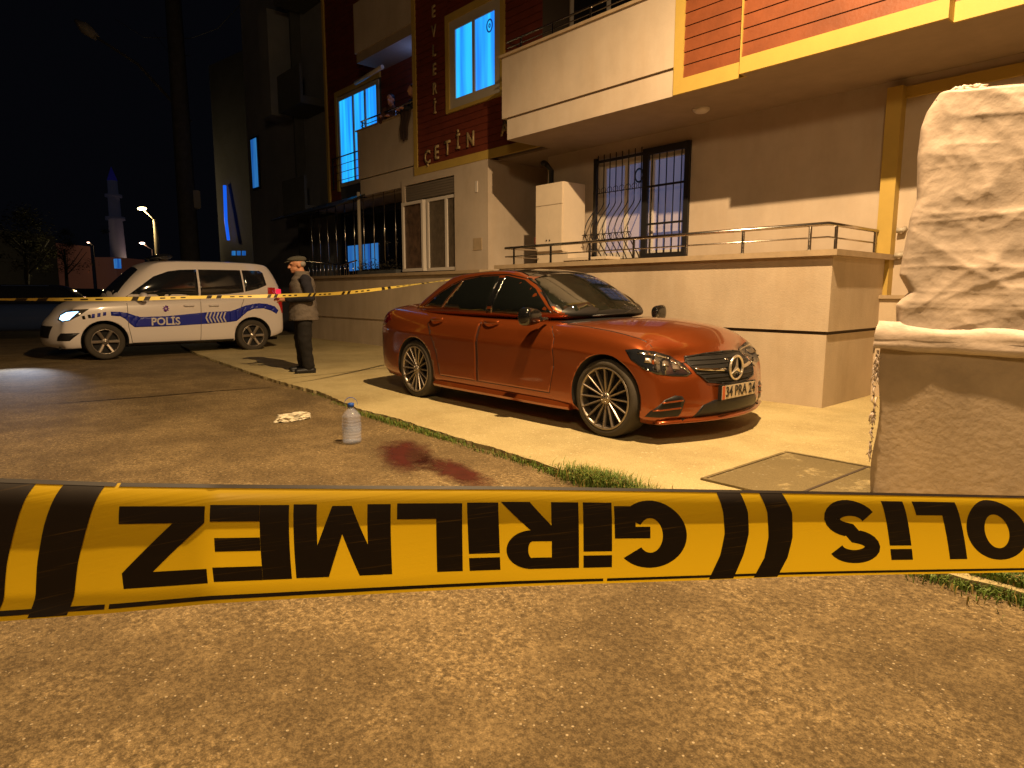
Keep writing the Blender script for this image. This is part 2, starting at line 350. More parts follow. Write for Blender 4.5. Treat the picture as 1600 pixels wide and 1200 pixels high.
def bay(x0, x1, y, z0, z1, trim_l, trim_r, mat):
    box('wall', m_groove_shade, A, x0, x1, y+.02, y+.3, ST, z1)
    mb = MB(); siding(mb, x0+(.13 if trim_l else 0), x1, y+.018, z0+.17, z1); mb.build('siding', mat, A)
    mb = MB(); mb.box(x0, x1, y-.012, y+.02, z0, z0+.17)
    if trim_l: mb.box(x0, x0+.13, y-.012, y+.02, z0+.17, z1)
    mb.build('yellow_trim', m_trim, A)
bay(-4.96,-4.0,7.0,SB,9.3,True,False,m_clad); bay(-4.0,-2.05,6.88,SB,9.3,False,False,m_clad); bay(-2.05,6,7.03,SB,9.3,False,False,m_clad)
mb = MB(); mb.box(-2.05,-2.035,6.868,7.03,SB,9.3); mb.box(-4.015,-4.0,6.868,7.0,SB,9.3); mb.build('bay_cheek', m_trim, A)
mb = MB(); mb.box(-3.95,-2.5,6.80,6.88,4.47,4.51); mb.build('window_sill', m_white, A)
w = MB(); w.box(-3.9,-2.55,6.85,6.87,4.51,5.8); w = w.build('window', m_white, A); box('pane', m_glassd, w, -3.8,-2.65,6.84,6.848,4.6,5.7)
# main balcony
bp = MB(); bp.box(-8.16,-4.963,7.0,7.12,3.90,4.80); bp.box(-8.16,-8.04,7.12,7.7,3.90,4.80); bp = bp.build('balcony_parapet', m_wall, A)
mb = MB(); mb.box(-8.04,-4.965,7.022,7.03,3.572,3.872); mb.box(-8.062,-8.04,7.022,7.7,3.572,3.872); mb.build('balcony_fascia', m_wall, A)
mb = MB(); mb.box(-8.03,-4.965,7.045,7.12,3.872,3.90); mb.box(-8.03,-7.95,7.12,7.7,3.872,3.9); mb.build('dark_band', m_groove_shade, bp)
mb = MB(); mb.box(-8.20,-4.965,6.965,7.15,4.80,4.84); mb.box(-8.20,-8.0,7.15,7.7,4.80,4.84); mb.build('balcony_coping', m_stone, bp)
def railing(name, parent, pts, zb, zt, posts, mids=(.5,), r=.021, prim=.017, mat=None):
    mat = mat or m_steel; o = MB(); o.tube([(x, y, zt) for x, y in pts], r, 10); o = o.build(name, mat, parent)
    mb = MB()
    for m in mids: mb.tube([(x, y, zb+(zt-zb)*m) for x, y in pts], .009, 8)
    mb.build('mid_rail', mat, o)
    for x, y in posts:
        mb = MB(); mb.tube([(x, y, zb), (x, y, zb+.012), (x, y, zb+.012), (x, y, zt-.012)], [.035, .035, prim, prim], 10); mb.build('post', mat, o)
    return o
railing('balcony_railing', bp, [(-8.1,7.65),(-8.1,7.06),(-4.98,7.06)], 4.84, 5.03, [(x, 7.06) for x in (-7.78,-7.1,-6.38,-5.66)], (.55,), .016)
# back wall of the balcony and wall above
mb = MB(); mb.box(-9,-4.96,8.4,8.6,ST,9.3); mb.build('wall', m_wall, A)
mb = MB(); siding(mb, -8.99,-8.28,8.4,ST,9.3); mb.build('siding', m_cladd, A)
mb = MB(); mb.box(-8.28,-8.16,8.36,8.4,ST,9.3); mb.build('yellow_trim', m_trim, A)
w = MB(); w.box(-8.0,-5.6,8.36,8.4,4.0,6.1); w = w.build('balcony_door', m_white, A)
for k in range(3): box('pane', m_glassd, w, -7.92+k*.79, -7.22+k*.79, 8.352, 8.359, 4.1, 6.0)
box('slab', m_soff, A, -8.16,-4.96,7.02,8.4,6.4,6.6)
bp2 = box('balcony_parapet', m_wall, A, -8.16,-4.963,7.0,7.12,6.6,7.6)
# sign tower
box('wall', m_groove_shade, A, -11.7,-8.06,7.74,8.4,ST-.3,9.3)
mb = MB(); X0, X1 = -11.74, -8.0
siding(mb, X0+.12, -10.55, 7.72, 3.72, 9.3, .12, .012); siding(mb, -10.55, -8.97, 7.72, 3.72, 4.56, .12, .012); siding(mb, -10.55, -8.97, 7.72, 6.3, 9.3, .12, .012); siding(mb, -8.97, X1, 7.72, 3.72, 9.3, .12, .012)
mb.build('siding', m_cladd, A)
mb = MB(); mb.box(X0,X1,7.69,7.74,3.57,3.72); mb.box(X0,X0+.12,7.69,7.74,3.72,9.3); mb.box(-10.59,-10.48,7.675,7.74,4.56,6.3); mb.box(-9.0,-8.9,7.675,7.74,4.56,6.3); mb.box(-10.48,-9.0,7.675,7.74,6.17,6.3); mb.box(-10.48,-9.0,7.675,7.74,4.56,4.62)
mb.box(X0,X0+.03,7.74,8.38,3.57,9.3)
mb.build('yellow_trim', m_trim, A)
def window(x0, x1, z0, z1, y, cols, matg, fr=.07, parent=None, depth=.05, matf=None):
    mb = MB(); n = len(cols); mb.box(x0,x0+fr,y,y+depth,z0,z1); mb.box(x1-fr,x1,y,y+depth,z0,z1); mb.box(x0+fr,x1-fr,y,y+depth,z1-fr,z1); mb.box(x0+fr,x1-fr,y,y+depth,z0,z0+fr)
    for c in cols[:-1]: mb.box(c-.035,c+.035,y-.004,y+depth,z0+fr,z1-fr)
    w = mb.build('window', matf or m_white, parent or A); e = [x0+fr]+[c for c in cols[:-1]]+[x1-fr]
    for a, b in zip(e, e[1:]):
        k = .035 if a != e[0] else 0; k2 = .035 if b != e[-1] else 0
        box('pane', matg, w, a+k, b-k2, y+depth*.5, y+depth*.5+.012, z0+fr, z1-fr)
    return w
m_frdim = M('window_frame_beige', (.42,.37,.30), .5)
w = window(-10.48,-9.0,4.62,6.17,7.70,[-9.76,-9.0], m_blue, .17, depth=.04, matf=m_frdim)
mb = MB()                                    # round sticker on the pane
for q in ribbon(arc(-9.32, 5.79, .075, .10, 0, 360, 28), .028): mb.prism(q, lambda a, b, d: V((a, 7.712+d, b)), .003)
for q in ribbon(arc(-9.32, 5.79, .02, .03, 0, 360, 10), .02): mb.prism(q, lambda a, b, d: V((a, 7.712+d, b)), .003)
mb.build('sticker', M('window_sticker_blue', (.01,.05,.2), .5, emis=(.01,.06,.3), es=.5), w)
fs = lambda cx, cz: (lambda x, y, z: V((cx+x, 7.695-z, cz+y)))
for ch, u, v in (('Ç',-11.25,3.86),('E',-10.93,3.90),('T',-10.57,3.93),('İ',-10.23,3.985),('N',-9.85,3.97),('A',-8.88,4.0)):
    text_on(ch, .36 if ch not in 'İÇ' else .36, m_letter, A, 'sign_letter', fs(u, v), .02, .008, .88)
for ch, z in (('E',6.49),('V',6.14),('L',5.79),('E',5.45),('R',5.10),('İ',4.74)):
    text_on(ch, .30, m_letter, A, 'sign_letter', fs(-10.96, z), .02, .006, .8)
# left part of the block : recessed wall, balcony, glazed shop front
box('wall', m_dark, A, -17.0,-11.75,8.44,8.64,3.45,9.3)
mb = MB(); siding(mb,-17.0,-16.42,8.44,3.5,9.3); siding(mb,-16.42,-14.1,8.44,6.35,9.3); siding(mb,-14.2,-11.8,8.44,3.5,9.3); mb.build('siding', m_cladd, A)
mb = MB(); mb.box(-17.06,-16.96,8.38,8.43,3.4,9.3); mb.box(-16.5,-16.4,8.38,8.43,3.85,6.35); mb.box(-16.4,-14.2,8.38,8.43,6.22,6.35); mb.build('yellow_trim', m_trim, A)
w = window(-16.4,-14.3,3.95,6.2,8.40,[-15.55,-14.95,-14.3], m_blue, .10, matf=m_frdim)
railing('window_railing', A, [(-16.6,8.3),(-14.3,8.3)], 3.9, 4.68, [(-16.55,8.3),(-14.35,8.3)], (.25,.5,.75), .016, mat=m_black)
bl = MB(); bl.box(-14.13,-11.75,7.72,7.84,3.80,4.86); bl.box(-14.13,-14.01,7.84,8.42,3.80,4.86); bl = bl.build('balcony_parapet', m_wall, A)
mb = MB(); mb.box(-14.10,-11.75,7.75,8.44,3.42,3.78); mb.build('balcony_slab', m_wall, A)
mb = MB(); mb.box(-14.16,-11.75,7.69,7.87,4.86,4.89); mb.build('balcony_coping', m_stone, bl)
railing('balcony_railing', bl, [(-14.12,7.9),(-14.05,7.78),(-11.78,7.78)], 4.89, 5.08, [(-14.02,7.8),(-13.2,7.78),(-12.55,7.78),(-11.95,7.78)], (.5,), .018, mat=m_steel)
box('balcony_slab', m_soff, A, -14.10,-11.75,7.75,8.44,6.35,6.55)
box('balcony_parapet', m_wall, A, -14.13,-11.75,7.72,7.84,6.55,7.6)
mb = MB(); mb.tube([(-14.1,7.7,5.92),(-12.9,7.7,5.98)], .045, 8); mb.build('awning_roller', m_frdim, A)
box('balcony_door', M('blue_lit_curtain_door', (.1,.12,.2), .5, emis=(.02,.08,.36), es=.35), A, -12.75,-11.9,8.38,8.43,3.95,6.2)
light('balcony_room_light', 'POINT', (-12.3,8.2,5.95), 5, (.25,.4,1), shadow_soft_size=.15)
# low wall under the shop front
mb = MB(); mb.box(-17.1,-9.37,7.52,7.69,.60,1.55); mb.box(-17.1,-9.37,7.55,7.69,0,.60); mb.build('base_wall', m_wall2, A)
mb = MB(); mb.box(-17.15,-9.33,7.46,7.80,1.55,1.61); mb.build('base_coping', m_stone, A)
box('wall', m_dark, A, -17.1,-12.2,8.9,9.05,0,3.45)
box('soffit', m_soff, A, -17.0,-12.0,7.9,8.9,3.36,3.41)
sg = box('shop_glazing', m_glassd, A, -16.9,-12.26,8.66,8.70,1.62,3.35)
for k in range(4): box('blue_reflection', m_blue3, sg, -16.55+k*.42, -16.2+k*.42, 8.648, 8.656, 1.78+.01*k, 2.45)  # blue reflections on the shop glass, put in as glowing panes
mb = MB(); mb.tube([(-14.05,7.66,1.6),(-14.05,7.66,3.5)], .04, 10); mb.build('column', m_frdim, A)
ff = thing('window_bars', (-14.5,7.66,1.61), 'row of tall thin vertical bars on the low wall before the dark shop front', 'bars')
for k, x in enumerate([-16.6+.46*i for i in range(10)]):
    if abs(x+14.05) > .1: MB().tube([(x,7.66,1.61),(x,7.66,3.38)], .011, 6).build('bar', m_steel, ff)
mb = MB(); mb.tube([(-16.9,7.64,2.02),(-15.6,7.62,1.93),(-15.1,7.64,1.86),(-14.2,7.64,1.95)], .018, 8); mb.build('top_rail', m_steel, ff)
for k in range(12): MB().tube([(-16.8+.22*k,7.64,1.61),(-16.8+.22*k,7.64,1.9)], .012, 6).build('short_bar', m_steel, ff)
# flowers on the coping
fl = thing('potted_plants', (-13.2,7.6,1.61), 'low straggly plants standing in a trough on the coping before the bars', 'plants')
mb = MB(); mb.box(-14.0,-12.3,7.54,7.66,1.612,1.69); mb.build('trough', m_dark, fl)
mb = MB()
for k in range(420):
    p = V((random.uniform(-14.0,-12.3), 7.6+random.gauss(0,.05), 1.69+abs(random.gauss(0,.11)))); a = random.uniform(0, 6.28); d = V((math.cos(a), math.sin(a), random.uniform(-.4,.8)))*.035; n = V((-d.y, d.x, random.uniform(-.02,.02)))*.4
    mb.face([p-d, p-n, p+d, p+n])
mb.build('foliage', M('dusky_leaf', (.05,.045,.03), .7, var=.4, scale=20), fl, norm=False)
# sliding terrace door
dr = thing('x', (0,0,0), 'x', 'x'); bpy.data.objects.remove(dr)
w = window(-12.13,-10.38,1.64,3.08,7.74,[-11.36,-10.72,-10.38], M('net_curtain', (.10,.075,.05), .6, var=.3, scale=8), .06)
mb = MB(); mb.box(-12.13,-10.38,7.73,7.80,3.10,3.40)
for k in range(6): mb.box(-12.13,-10.38,7.72,7.73,3.11+k*.05,3.145+k*.05)
mb.build('roller_shutter', M('shutter_grey', (.16,.13,.10), .6), A)
op = MB(); op.box(-12.15,-12.09,7.62,7.70,1.64,3.06); op.box(-11.42,-11.36,7.62,7.70,1.64,3.06); op.box(-12.09,-11.42,7.62,7.70,3.0,3.06); op.box(-12.09,-11.42,7.62,7.70,1.64,1.70); op = op.build('sliding_leaf', m_white, A)
box('pane', M('brown_curtain', (.11,.065,.04), .5, var=.5, scale=7), op, -12.09,-11.42,7.66,7.67,1.7,3.0)
mb = MB(); mb.box(-9.72,-9.66,7.685,7.70,3.02,3.22); mb.build('wall_lamp', m_white, A)
mb = MB(); mb.box(-9.80,-9.55,7.69,7.70,1.98,2.2); mb.build('notice', m_stone, A)
# terrace in front
T0 = -8.08; TX = -2.9
mb = MB(); mb.box(T0,TX+.022,6.865,7.05,.80,1.57); mb.box(TX-.15,TX+.022,7.05,8.30,.80,1.57); mb.box(T0,T0+.15,7.05,7.9,.80,1.57)
mb.build('terrace_wall', m_wall2, A)
mb = MB(); mb.box(T0+.02,TX,6.888,7.05,0,.765); mb.box(TX-.15,TX,7.05,8.38,0,.765); mb.box(T0+.02,T0+.15,7.05,7.9,0,.765); mb.build('terrace_wall', m_wall2, A)
mb = MB(); mb.box(T0+.02,TX-.012,6.90,7.05,.765,.80); mb.box(TX-.15,TX-.012,7.05,8.38,.765,.80); mb.build('dark_band', m_groove_shade, A)  # dark colour stands for the shade under the stepped-out upper wall
mb = MB(); mb.box(T0-.04,TX+.09,6.79,7.10,1.57,1.63); mb.box(TX-.2,TX+.09,7.10,8.38,1.57,1.63); mb.box(T0-.04,T0+.2,7.10,7.9,1.57,1.63); mb.build('terrace_coping', m_stone, A)
box('terrace_floor', m_stone, A, T0+.15,TX-.15,7.05,8.4,1.40,1.46)
railing('terrace_railing', A, [(-8.05,6.97),(-2.98,6.97),(-2.98,8.3)], 1.63, 1.90, [(-7.84,6.97),(-7.02,6.97),(-6.25,6.97),(-5.48,6.97),(-4.68,6.97),(-3.93,6.97),(-3.17,6.97),(-2.98,7.15),(-2.98,8.2)], (.5,))
railing('stair_railing', A, [(-8.05,6.97),(-8.05,7.2),(-8.15,8.2)], 1.63, 1.90, [(-8.12,7.9)], (.5,), .018)
for k in range(8): box('step', m_stone, A, -9.32,-8.14,7.0+.19*k-1.0,7.0+.19*(k+1)-1.0+(2.2 if k == 7 else 0),0,.19*(k+1))
# yellow column and beam at the right end, low wall with cap
mb = MB(); mb.box(-2.99,-2.83,8.26,8.40,1.17,3.47); mb.box(-2.83,3,8.36,8.40,3.35,3.47); mb.build('yellow_trim', m_trim, A)
mb = MB(); mb.box(-3.08,3,8.20,8.398,0,1.13); mb.build('base_wall', m_wall2, A)
mb = MB(); mb.box(-3.10,3,8.16,8.258,1.13,1.17); mb.box(-2.88,3,8.258,8.398,1.13,1.17); mb.build('base_coping', m_stone, A)
mb = MB()
for k in range(2): mb = MB(); mb.tube([(-2.80,8.33,1.62+.28*k),(-2.74,8.33,1.62+.28*k),(-2.74,8.39,1.64+.28*k)], .03, 8); mb.build('pipe_stub', m_frdim, A)
# roof slab so that the block is closed
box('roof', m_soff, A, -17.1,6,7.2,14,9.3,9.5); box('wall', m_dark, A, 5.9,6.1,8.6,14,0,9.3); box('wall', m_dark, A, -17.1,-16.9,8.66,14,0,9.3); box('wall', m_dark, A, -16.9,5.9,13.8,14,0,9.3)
# ------- window with pot-bellied grille (window part of the building, grille fixed to it)
gw = window(-7.42,-5.62,1.72,3.34,8.50,[-6.86,-6.36,-5.62], m_blue2, .13, depth=.06, matf=m_white)
mb = MB()
for q in ribbon(arc(-6.62, 3.02, .075, .10, 0, 360, 28), .026): mb.prism(q, lambda a, b, d: V((a, 8.505+d, b)), .003)
mb.build('sticker', M('window_sticker', (.02,.04,.1), .5), gw)
gr = MB(); fy = 8.36
for x0, x1 in ((-7.42,-7.36),(-6.43,-6.33),(-5.68,-5.6)): gr.box(x0,x1,fy-.02,fy+.03,1.70,3.36)
gr.box(-7.36,-6.43,fy-.015,fy+.02,3.28,3.32); gr.box(-6.33,-5.68,fy-.02,fy+.03,3.26,3.36); gr.box(-7.36,-6.43,fy-.015,fy+.02,1.70,1.74); gr.box(-6.33,-5.68,fy-.02,fy+.03,1.70,1.8)
gr = gr.build('window_grille', m_black, A)
def belly(z):
    t = (z-1.74)/(2.62-1.74)
    return .30*math.sin(math.pi*min(max(t, 0), 1))**1.3 if t < 1 else 0
for k in range(8):
    x = -7.33+k*.125; pts = [(x, fy-belly(z)-.01, z) for z in [1.74+.055*i for i in range(17)]+[2.8, 3.0, 3.4]]
    MB().tube(pts, .009, 6).build('bellied_bar', m_black, gr)
for k in range(3):
    y = fy-.02-.10*k
mb = MB()
for z in (2.02, 2.12, 2.80): mb.tube([(-7.4, fy-belly(z)*.98-.01, z), (-6.42, fy-belly(z)*.98-.01, z)], .007, 6)
mb.tube([(-7.42,fy,2.02),(-7.42,fy-.27,2.02)], .007, 6); mb.build('cross_bar', m_black, gr)
mb = MB()
for k in range(8):
    x = -7.33+k*.125
    for z in (2.84, 2.07): mb.tube([(x+.05*math.cos(a*.7), fy-belly(z)-.012, z+.045*math.sin(a*.7)) for a in range(10)], .005, 5)
mb.build('scrolls', m_black, gr)
for k in range(5): MB().tube([(-6.26+k*.13,fy,1.78),(-6.26+k*.13,fy,3.28)], .009, 6).build('straight_bar', m_black, gr)
for z in (2.22,2.78): box('cross_bar', m_black, gr, -6.33,-5.68,fy-.012,fy+.012,z,z+.03)
# cabinet and the small box at its foot
cb = thing('cupboard', (-7.9,8.0,1.46), 'tall white two-door cupboard standing on the raised terrace beside the grille', 'cupboard')
CX0, CX1, CY0, CY1 = -8.14,-7.52,7.72,8.26
mb = MB(); mb.box(CX0,CX1,CY0+.02,CY1,1.86,2.96,bev=.006); mb.build('carcass', m_cab, cb)
mb = MB(); mb.box(CX0+.005,CX1-.012,CY0,CY0+.018,2.62,2.955); mb.build('flap', m_cab, cb)
mb = MB(); mb.box(CX0+.005,-7.835,CY0,CY0+.018,1.88,2.61); d1 = mb.build('door', m_cab, cb)
mb = MB(); mb.box(-7.828,CX1-.012,CY0,CY0+.018,1.88,2.61); d2 = mb.build('door', m_cab, cb)
MB().ell((-7.87,CY0-.01,2.05), .012,.012,.012).build('knob', m_black, d1); MB().ell((-7.795,CY0-.01,2.05), .012,.012,.012).build('knob', m_black, d2)
mb = MB(); mb.box(CX0,CX1+.1,CY0+.04,CY1,1.46,1.86); mb.build('stand', m_cab, cb)
rk = thing('shoe_rack', (-7.1,7.8,1.46), 'low slatted rack behind the terrace railing under the bellied grille', 'rack')
mb = MB(); mb.box(-7.42,-6.5,7.62,7.95,1.70,1.74); mb.build('top', m_cab, rk)
mb = MB()
for k in range(14): mb.box(-7.4+k*.065,-7.37+k*.065,7.64,7.66,1.46,1.70)
mb.build('slats', m_stone, rk)
mb = MB(); mb.tube([(-8.36,8.30,0.1),(-8.36,8.30,3.3),(-8.36,8.16,3.4)], .045, 12); mb.ell((-8.36,8.12,3.4), .06,.06,.05)
dp = mb.build('drainpipe', m_black); tag(dp, 'black drainpipe on the wall corner left of the white cupboard', 'pipe')
mb = MB(); mb.lathe([(0,.05),(.10,.055),(.13,.03),(.3,.012),(.52,.01)], (-8.24,7.86,2.02), (0,0,1), 14)
ex = mb.build('fire_extinguisher', m_red); tag(ex, 'small red extinguisher with a white tube beside the cupboard', 'extinguisher')
# ------------------------------------------------------------------ vehicles
def interp(x, xs, ys):
    if x <= xs[0]: return ys[0]
    for i in range(len(xs)-1):
        if x <= xs[i+1]: t = (x-xs[i])/(xs[i+1]-xs[i]); return ys[i]*(1-t)+ys[i+1]*t
    return ys[-1]
def cage(pos, I, J, K, crease=None):
    """closed box lattice surface; pos(i, j, k) -> point"""
    bm = bmesh.new(); vs = {}
    def g(i, j, k):
        if (i, j, k) not in vs: vs[i, j, k] = bm.verts.new(pos(i, j, k))
        return vs[i, j, k]
    for i in range(I):
        for j in range(J):
            for k in (0, K): bm.faces.new((g(i,j,k), g(i+1,j,k), g(i+1,j+1,k), g(i,j+1,k)))
        for k in range(K):
            for j in (0, J): bm.faces.new((g(i,j,k), g(i+1,j,k), g(i+1,j,k+1), g(i,j,k+1)))
    for j in range(J):
        for k in range(K):
            for i in (0, I): bm.faces.new((g(i,j,k), g(i,j+1,k), g(i,j+1,k+1), g(i,j,k+1)))
    bmesh.ops.recalc_face_normals(bm, faces=bm.faces[:])
    if crease:
        cl = bm.edges.layers.float.new('crease_edge'); inv = {v: q for q, v in vs.items()}
        for e in bm.edges:
            c = crease(inv[e.verts[0]], inv[e.verts[1]])
            if c: e[cl] = c
    return bm
def body_obj(name, bm, mats, parent, lev=2, cut=None):
    me = bpy.data.meshes.new(name); bm.to_mesh(me); bm.free()
    for m in mats: me.materials.append(m)
    o = bpy.data.objects.new(name, me); COL.objects.link(o); o.parent = parent
    s = o.modifiers.new('s', 'SUBSURF'); s.levels = lev; s.render_levels = lev; apply_mods(o)
    full = bvh_of(o)
    if cut:
        me2 = bpy.data.meshes.new('cut'); cut.bm.to_mesh(me2); cut.bm.free()
        for m in mats: me2.materials.append(m)
        co = bpy.data.objects.new('cut', me2); COL.objects.link(co)
        b = o.modifiers.new('b', 'BOOLEAN'); b.operation = 'DIFFERENCE'; b.object = co; b.solver = 'EXACT'
        apply_mods(o); bpy.data.objects.remove(co); bpy.data.meshes.remove(me2)
    for p in o.data.polygons: p.use_smooth = True
    return o, full
def dark_cut(cyls):
    mb = MB()
    for x, z, r, y0, y1 in cyls: mb.lathe([(0, r), (y1-y0, r)], (x, y0, z), (0, 1, 0), 48, mi=1, caps=True)
    bmesh.ops.recalc_face_normals(mb.bm, faces=mb.bm.faces[:]); return mb
def wheel(parent, x, y, side, R, wid, spokes, rim, mats, hub=.06, pair=False):
    """side = +1 / -1: which way the outer face looks"""
    w = bpy.data.objects.new('wheel', None); COL.objects.link(w); w.parent = parent; w.location = (x, y, R)
    sd = side; rr = R*rim
    mb = MB(); mb.lathe([(-wid, rr*.97), (-wid, R*.93), (-wid*.93, R*.985), (-wid*.8, R), (-wid*.2, R), (-wid*.07, R*.985), (0, R*.93), (.003, R*.86), (-.002, rr*1.02), (-.012, rr*.985), (-wid*.5, rr*.94)], (0,0,0), (0, sd, 0), 64)
    o = mb.build('tyre', m_tyre); o.parent = w
    mb = MB(); mb.lathe([(-.002, rr*1.01), (.004, rr*.99), (.002, rr*.955), (-.02, rr*.93), (-wid*.8, rr*.88)], (0,0,0), (0, sd, 0), 64)
    rm = mb.build('rim', mats[0]); rm.parent = w
    mb = MB(); mb.lathe([(-.075, rr*.93), (-.085, .02)], (0,0,0), (0, sd, 0), 40); b = mb.build('dark_backing', mats[1]); b.parent = w  # dark disc added as backing behind the spokes
    for k in range(spokes):
        a = 2*math.pi*k/spokes
        mb = MB(); n0 = .010 if not pair else .026; n1 = .0075 if not pair else .03
        rings = []
        for t in (0, .25, .5, .75, 1):
            r = hub*.8 + (rr*.97-hub*.8)*t; h = n0*(1-t)+n1*t; dep = .02*(1-t)**2; yy = -.028 + .026*t**2*(1) ; yy = -.03+.03*t
            rings.append([(r*math.cos(a)-s*h*math.sin(a), sd*(yy+q), r*math.sin(a)+s*h*math.cos(a)) for s, q in ((-1,-.03),(-1,-.004),(-.5,.004),(.5,.004),(1,-.004),(1,-.03))])
        mb.loft(rings, smooth=False); o = mb.build('spoke', mats[0]); o.parent = w
    mb = MB(); mb.lathe([(-.06, hub), (-.02, hub), (-.012, hub*.85), (-.014, hub*.5), (-.008, hub*.42), (-.006, .001)], (0,0,0), (0, sd, 0), 24)
    for k in range(5):
        a = 2*math.pi*k/5; mb.lathe([(-.02, .009), (-.006, .009), (-.004, .001)], (hub*.68*math.cos(a), 0, hub*.68*math.sin(a)), (0, sd, 0), 8)
    o = mb.build('hub_cap', mats[0]); o.parent = w
    return w
# ---- red saloon --------------------------------------------------
car = thing('parked_saloon_car', (0,0,0), 'copper red saloon car with black roof and star badge parked on the pavement', 'car')
XS = [-2.45,-2.40,-2.22,-1.95,-1.65,-1.40,-1.0,-.4,.3,.85,1.1,1.42,1.69,1.89,2.05,2.135]
WM = [.72,.80,.865,.895,.903,.905,.895,.893,.895,.900,.904,.905,.892,.865,.82,.76]
SWP= [.10,.09,.05,.02,0,0,0,0,0,0,0,0,.01,.05,.13,.20]
ZT = [.93,.99,1.00,.995,.975,.965,.955,.945,.935,.925,.915,.88,.835,.775,.705,.645]
CR = [.05,.07,.085,.095,.10,.07,.03,.03,.03,.025,.065,.09,.09,.085,.075,.06]
ZB = [.30,.24,.20,.19,.18,.18,.175,.17,.17,.17,.17,.17,.16,.15,.15,.165]
FR = [0,.10,.30,.52,.72,.80,.92,1]
WF = [.90,.975,.990,.985,.998,.968,.942,.86]
# nose and tail profile in x by row
XF = [-.05,0,.0,-.01,-.03,-.045,-.09,-.18]
XB = [.10,.02,0,.0,.02,.03,.04,.08]
BK = [-1,-.72,-.38,0,.38,.72,1]
def pos(i, j, k):
    b = BK[k]; x, w = XS[i], WM[i]*WF[j]
    if j == 7: w = WM[i]*interp(XS[i], [-2.4,-1.9,-1,.9,1.5,2.1], [.84,.86,.87,.87,.83,.80])
    z = ZB[i] + (ZT[i]-ZB[i])*FR[j]
    if i >= len(XS)-3: x += XF[j]*(1,.75,.5)[len(XS)-1-i]
    if i <= 1: x += XB[j]
    x += -SWP[i]*b*b if i > 7 else SWP[i]*b*b
    if j == 7: z += CR[i]*(1-b*b)
    return (x, b*w, z)
def cr(a, b):
    if a[1] == b[1] == 4 and a[2] == b[2] and a[2] in (0, 6) and 3 < a[0] < 14: return .85
    if a[1] == b[1] == 0: return .5
    if a[1] == b[1] == 1 and a[2] == b[2] and a[2] in (0, 6): return .4
    if a[2] == b[2] and a[2] in (1, 5) and a[1] == b[1] == 7 and a[0] > 9: return .35
    return 0
RW = .328
cut = dark_cut([(1.42,.335,.362,-1.2,-.60),(1.42,.335,.362,.60,1.2),(-1.42,.335,.362,-1.2,-.60),(-1.42,.335,.362,.60,1.2)])
cbody, cb_full = body_obj('body', cage(pos, len(XS)-1, 7, 6, cr), [m_paint, m_rimd], car, 3, cut)
# cabin
CX = [(-2.02,-1.36),(-1.66,-1.16),(-1.15,-.82),(-.5,-.40),(0,-.12),(.5,.02),(.97,.14)]
CWB = [.66,.74,.79,.80,.80,.785,.72]; CWT = [.50,.535,.565,.58,.58,.565,.54]
CZT = [1.33,1.375,1.405,1.42,1.415,1.40,1.375]; CCR = [.02,.03,.035,.035,.035,.03,.02]
def cpos(i, j, k):
    b = (-1,-.6,0,.6,1)[k]; t = (0,.5,.85,1)[j]; tt = t; xb, xt = CX[i]
    x = xb + (xt-xb)*t; w = CWB[i] + (CWT[i]-CWB[i])*(t**1.25); zb = .93 if 0 < i < 6 else .96; z = zb + (CZT[i]-zb)*t
    if j == 3: z += CCR[i]*(1-b*b)
    if i == 6: x -= (.20*(1-t)+.10*t)*b*b
    if i == 5: x -= (.12*(1-t)+.05*t)*b*b
    if i == 0: x += .10*b*b
    if i in (0, 6) and 0 < j < 3: x += .035*(1 if i == 6 else -1)*(1-b*b*.3); z += .01
    return (x, b*w, z)
cabin, cab_bvh = body_obj('cabin', cage(cpos, 6, 3, 4, lambda a, b: .45 if a[1] == b[1] == 3 and a[2] == b[2] and a[2] in (0, 4) else (.4 if a[0] == b[0] == 6 and a[2] == b[2] and a[2] in (0,4) else 0)), [m_paint], car, 3)
def both(fn):
    for s in (-1, 1): fn(s)
def side(name, mat, poly, bvh, s, off=.003, th=.006, parent=None, step=.06):
    return project(bvh, [[(x, z) for x, z in poly]], (0, s*1.5, 0), (1,0,0), (0,0,1), (0,-s,0), off, step, th).build(name, mat, parent or car)
WF1 = [(-.20,1.0),(.66,.955),(.48,1.11),(.31,1.235),(.12,1.325),(-.10,1.365),(-.14,1.368)]
WR1 = [(-1.06,1.03),(-.29,1.005),(-.235,1.37),(-.55,1.368),(-.84,1.335)]
WQ1 = [(-1.46,1.045),(-1.10,1.035),(-.88,1.325),(-1.04,1.275),(-1.25,1.185)]
def sidewin(s):
    a = side('side_window', m_glasstint, WF1, cab_bvh, s); b = side('side_window', m_glasstint, WR1, cab_bvh, s); c = side('quarter_window', m_glasstint, WQ1, cab_bvh, s)
    for q in (((-.205,.99),(-.145,1.35)), ((-.285,.99),(-.228,1.352)), ((-1.08,1.03),(-.86,1.328))):
        side('window_trim', m_chrome if q[0][0] != -.285 else m_gloss, ribbon([q[0], q[1]], .012 if q[0][0] < -.25 else .016)[0], cab_bvh, s, .005)
    side('window_trim', m_gloss, [(-.285,.995),(-.20,.992),(-.14,1.35),(-.235,1.352)], cab_bvh, s, .002)
    P = [(-1.52,1.035),(-1.28,1.185),(-1.06,1.285),(-.84,1.35),(-.5,1.382),(-.10,1.382),(.14,1.338),(.33,1.25),(.51,1.12),(.70,.95)]
    mb = MB()
    for q in ribbon(P, .008):
        m2 = project(cab_bvh, [q], (0, s*1.5, 0), (1,0,0), (0,0,1), (0,-s,0), .004, .06, .005); mb._add(m2.bm)
    mb.build('window_line', m_gloss, car)
both(sidewin)
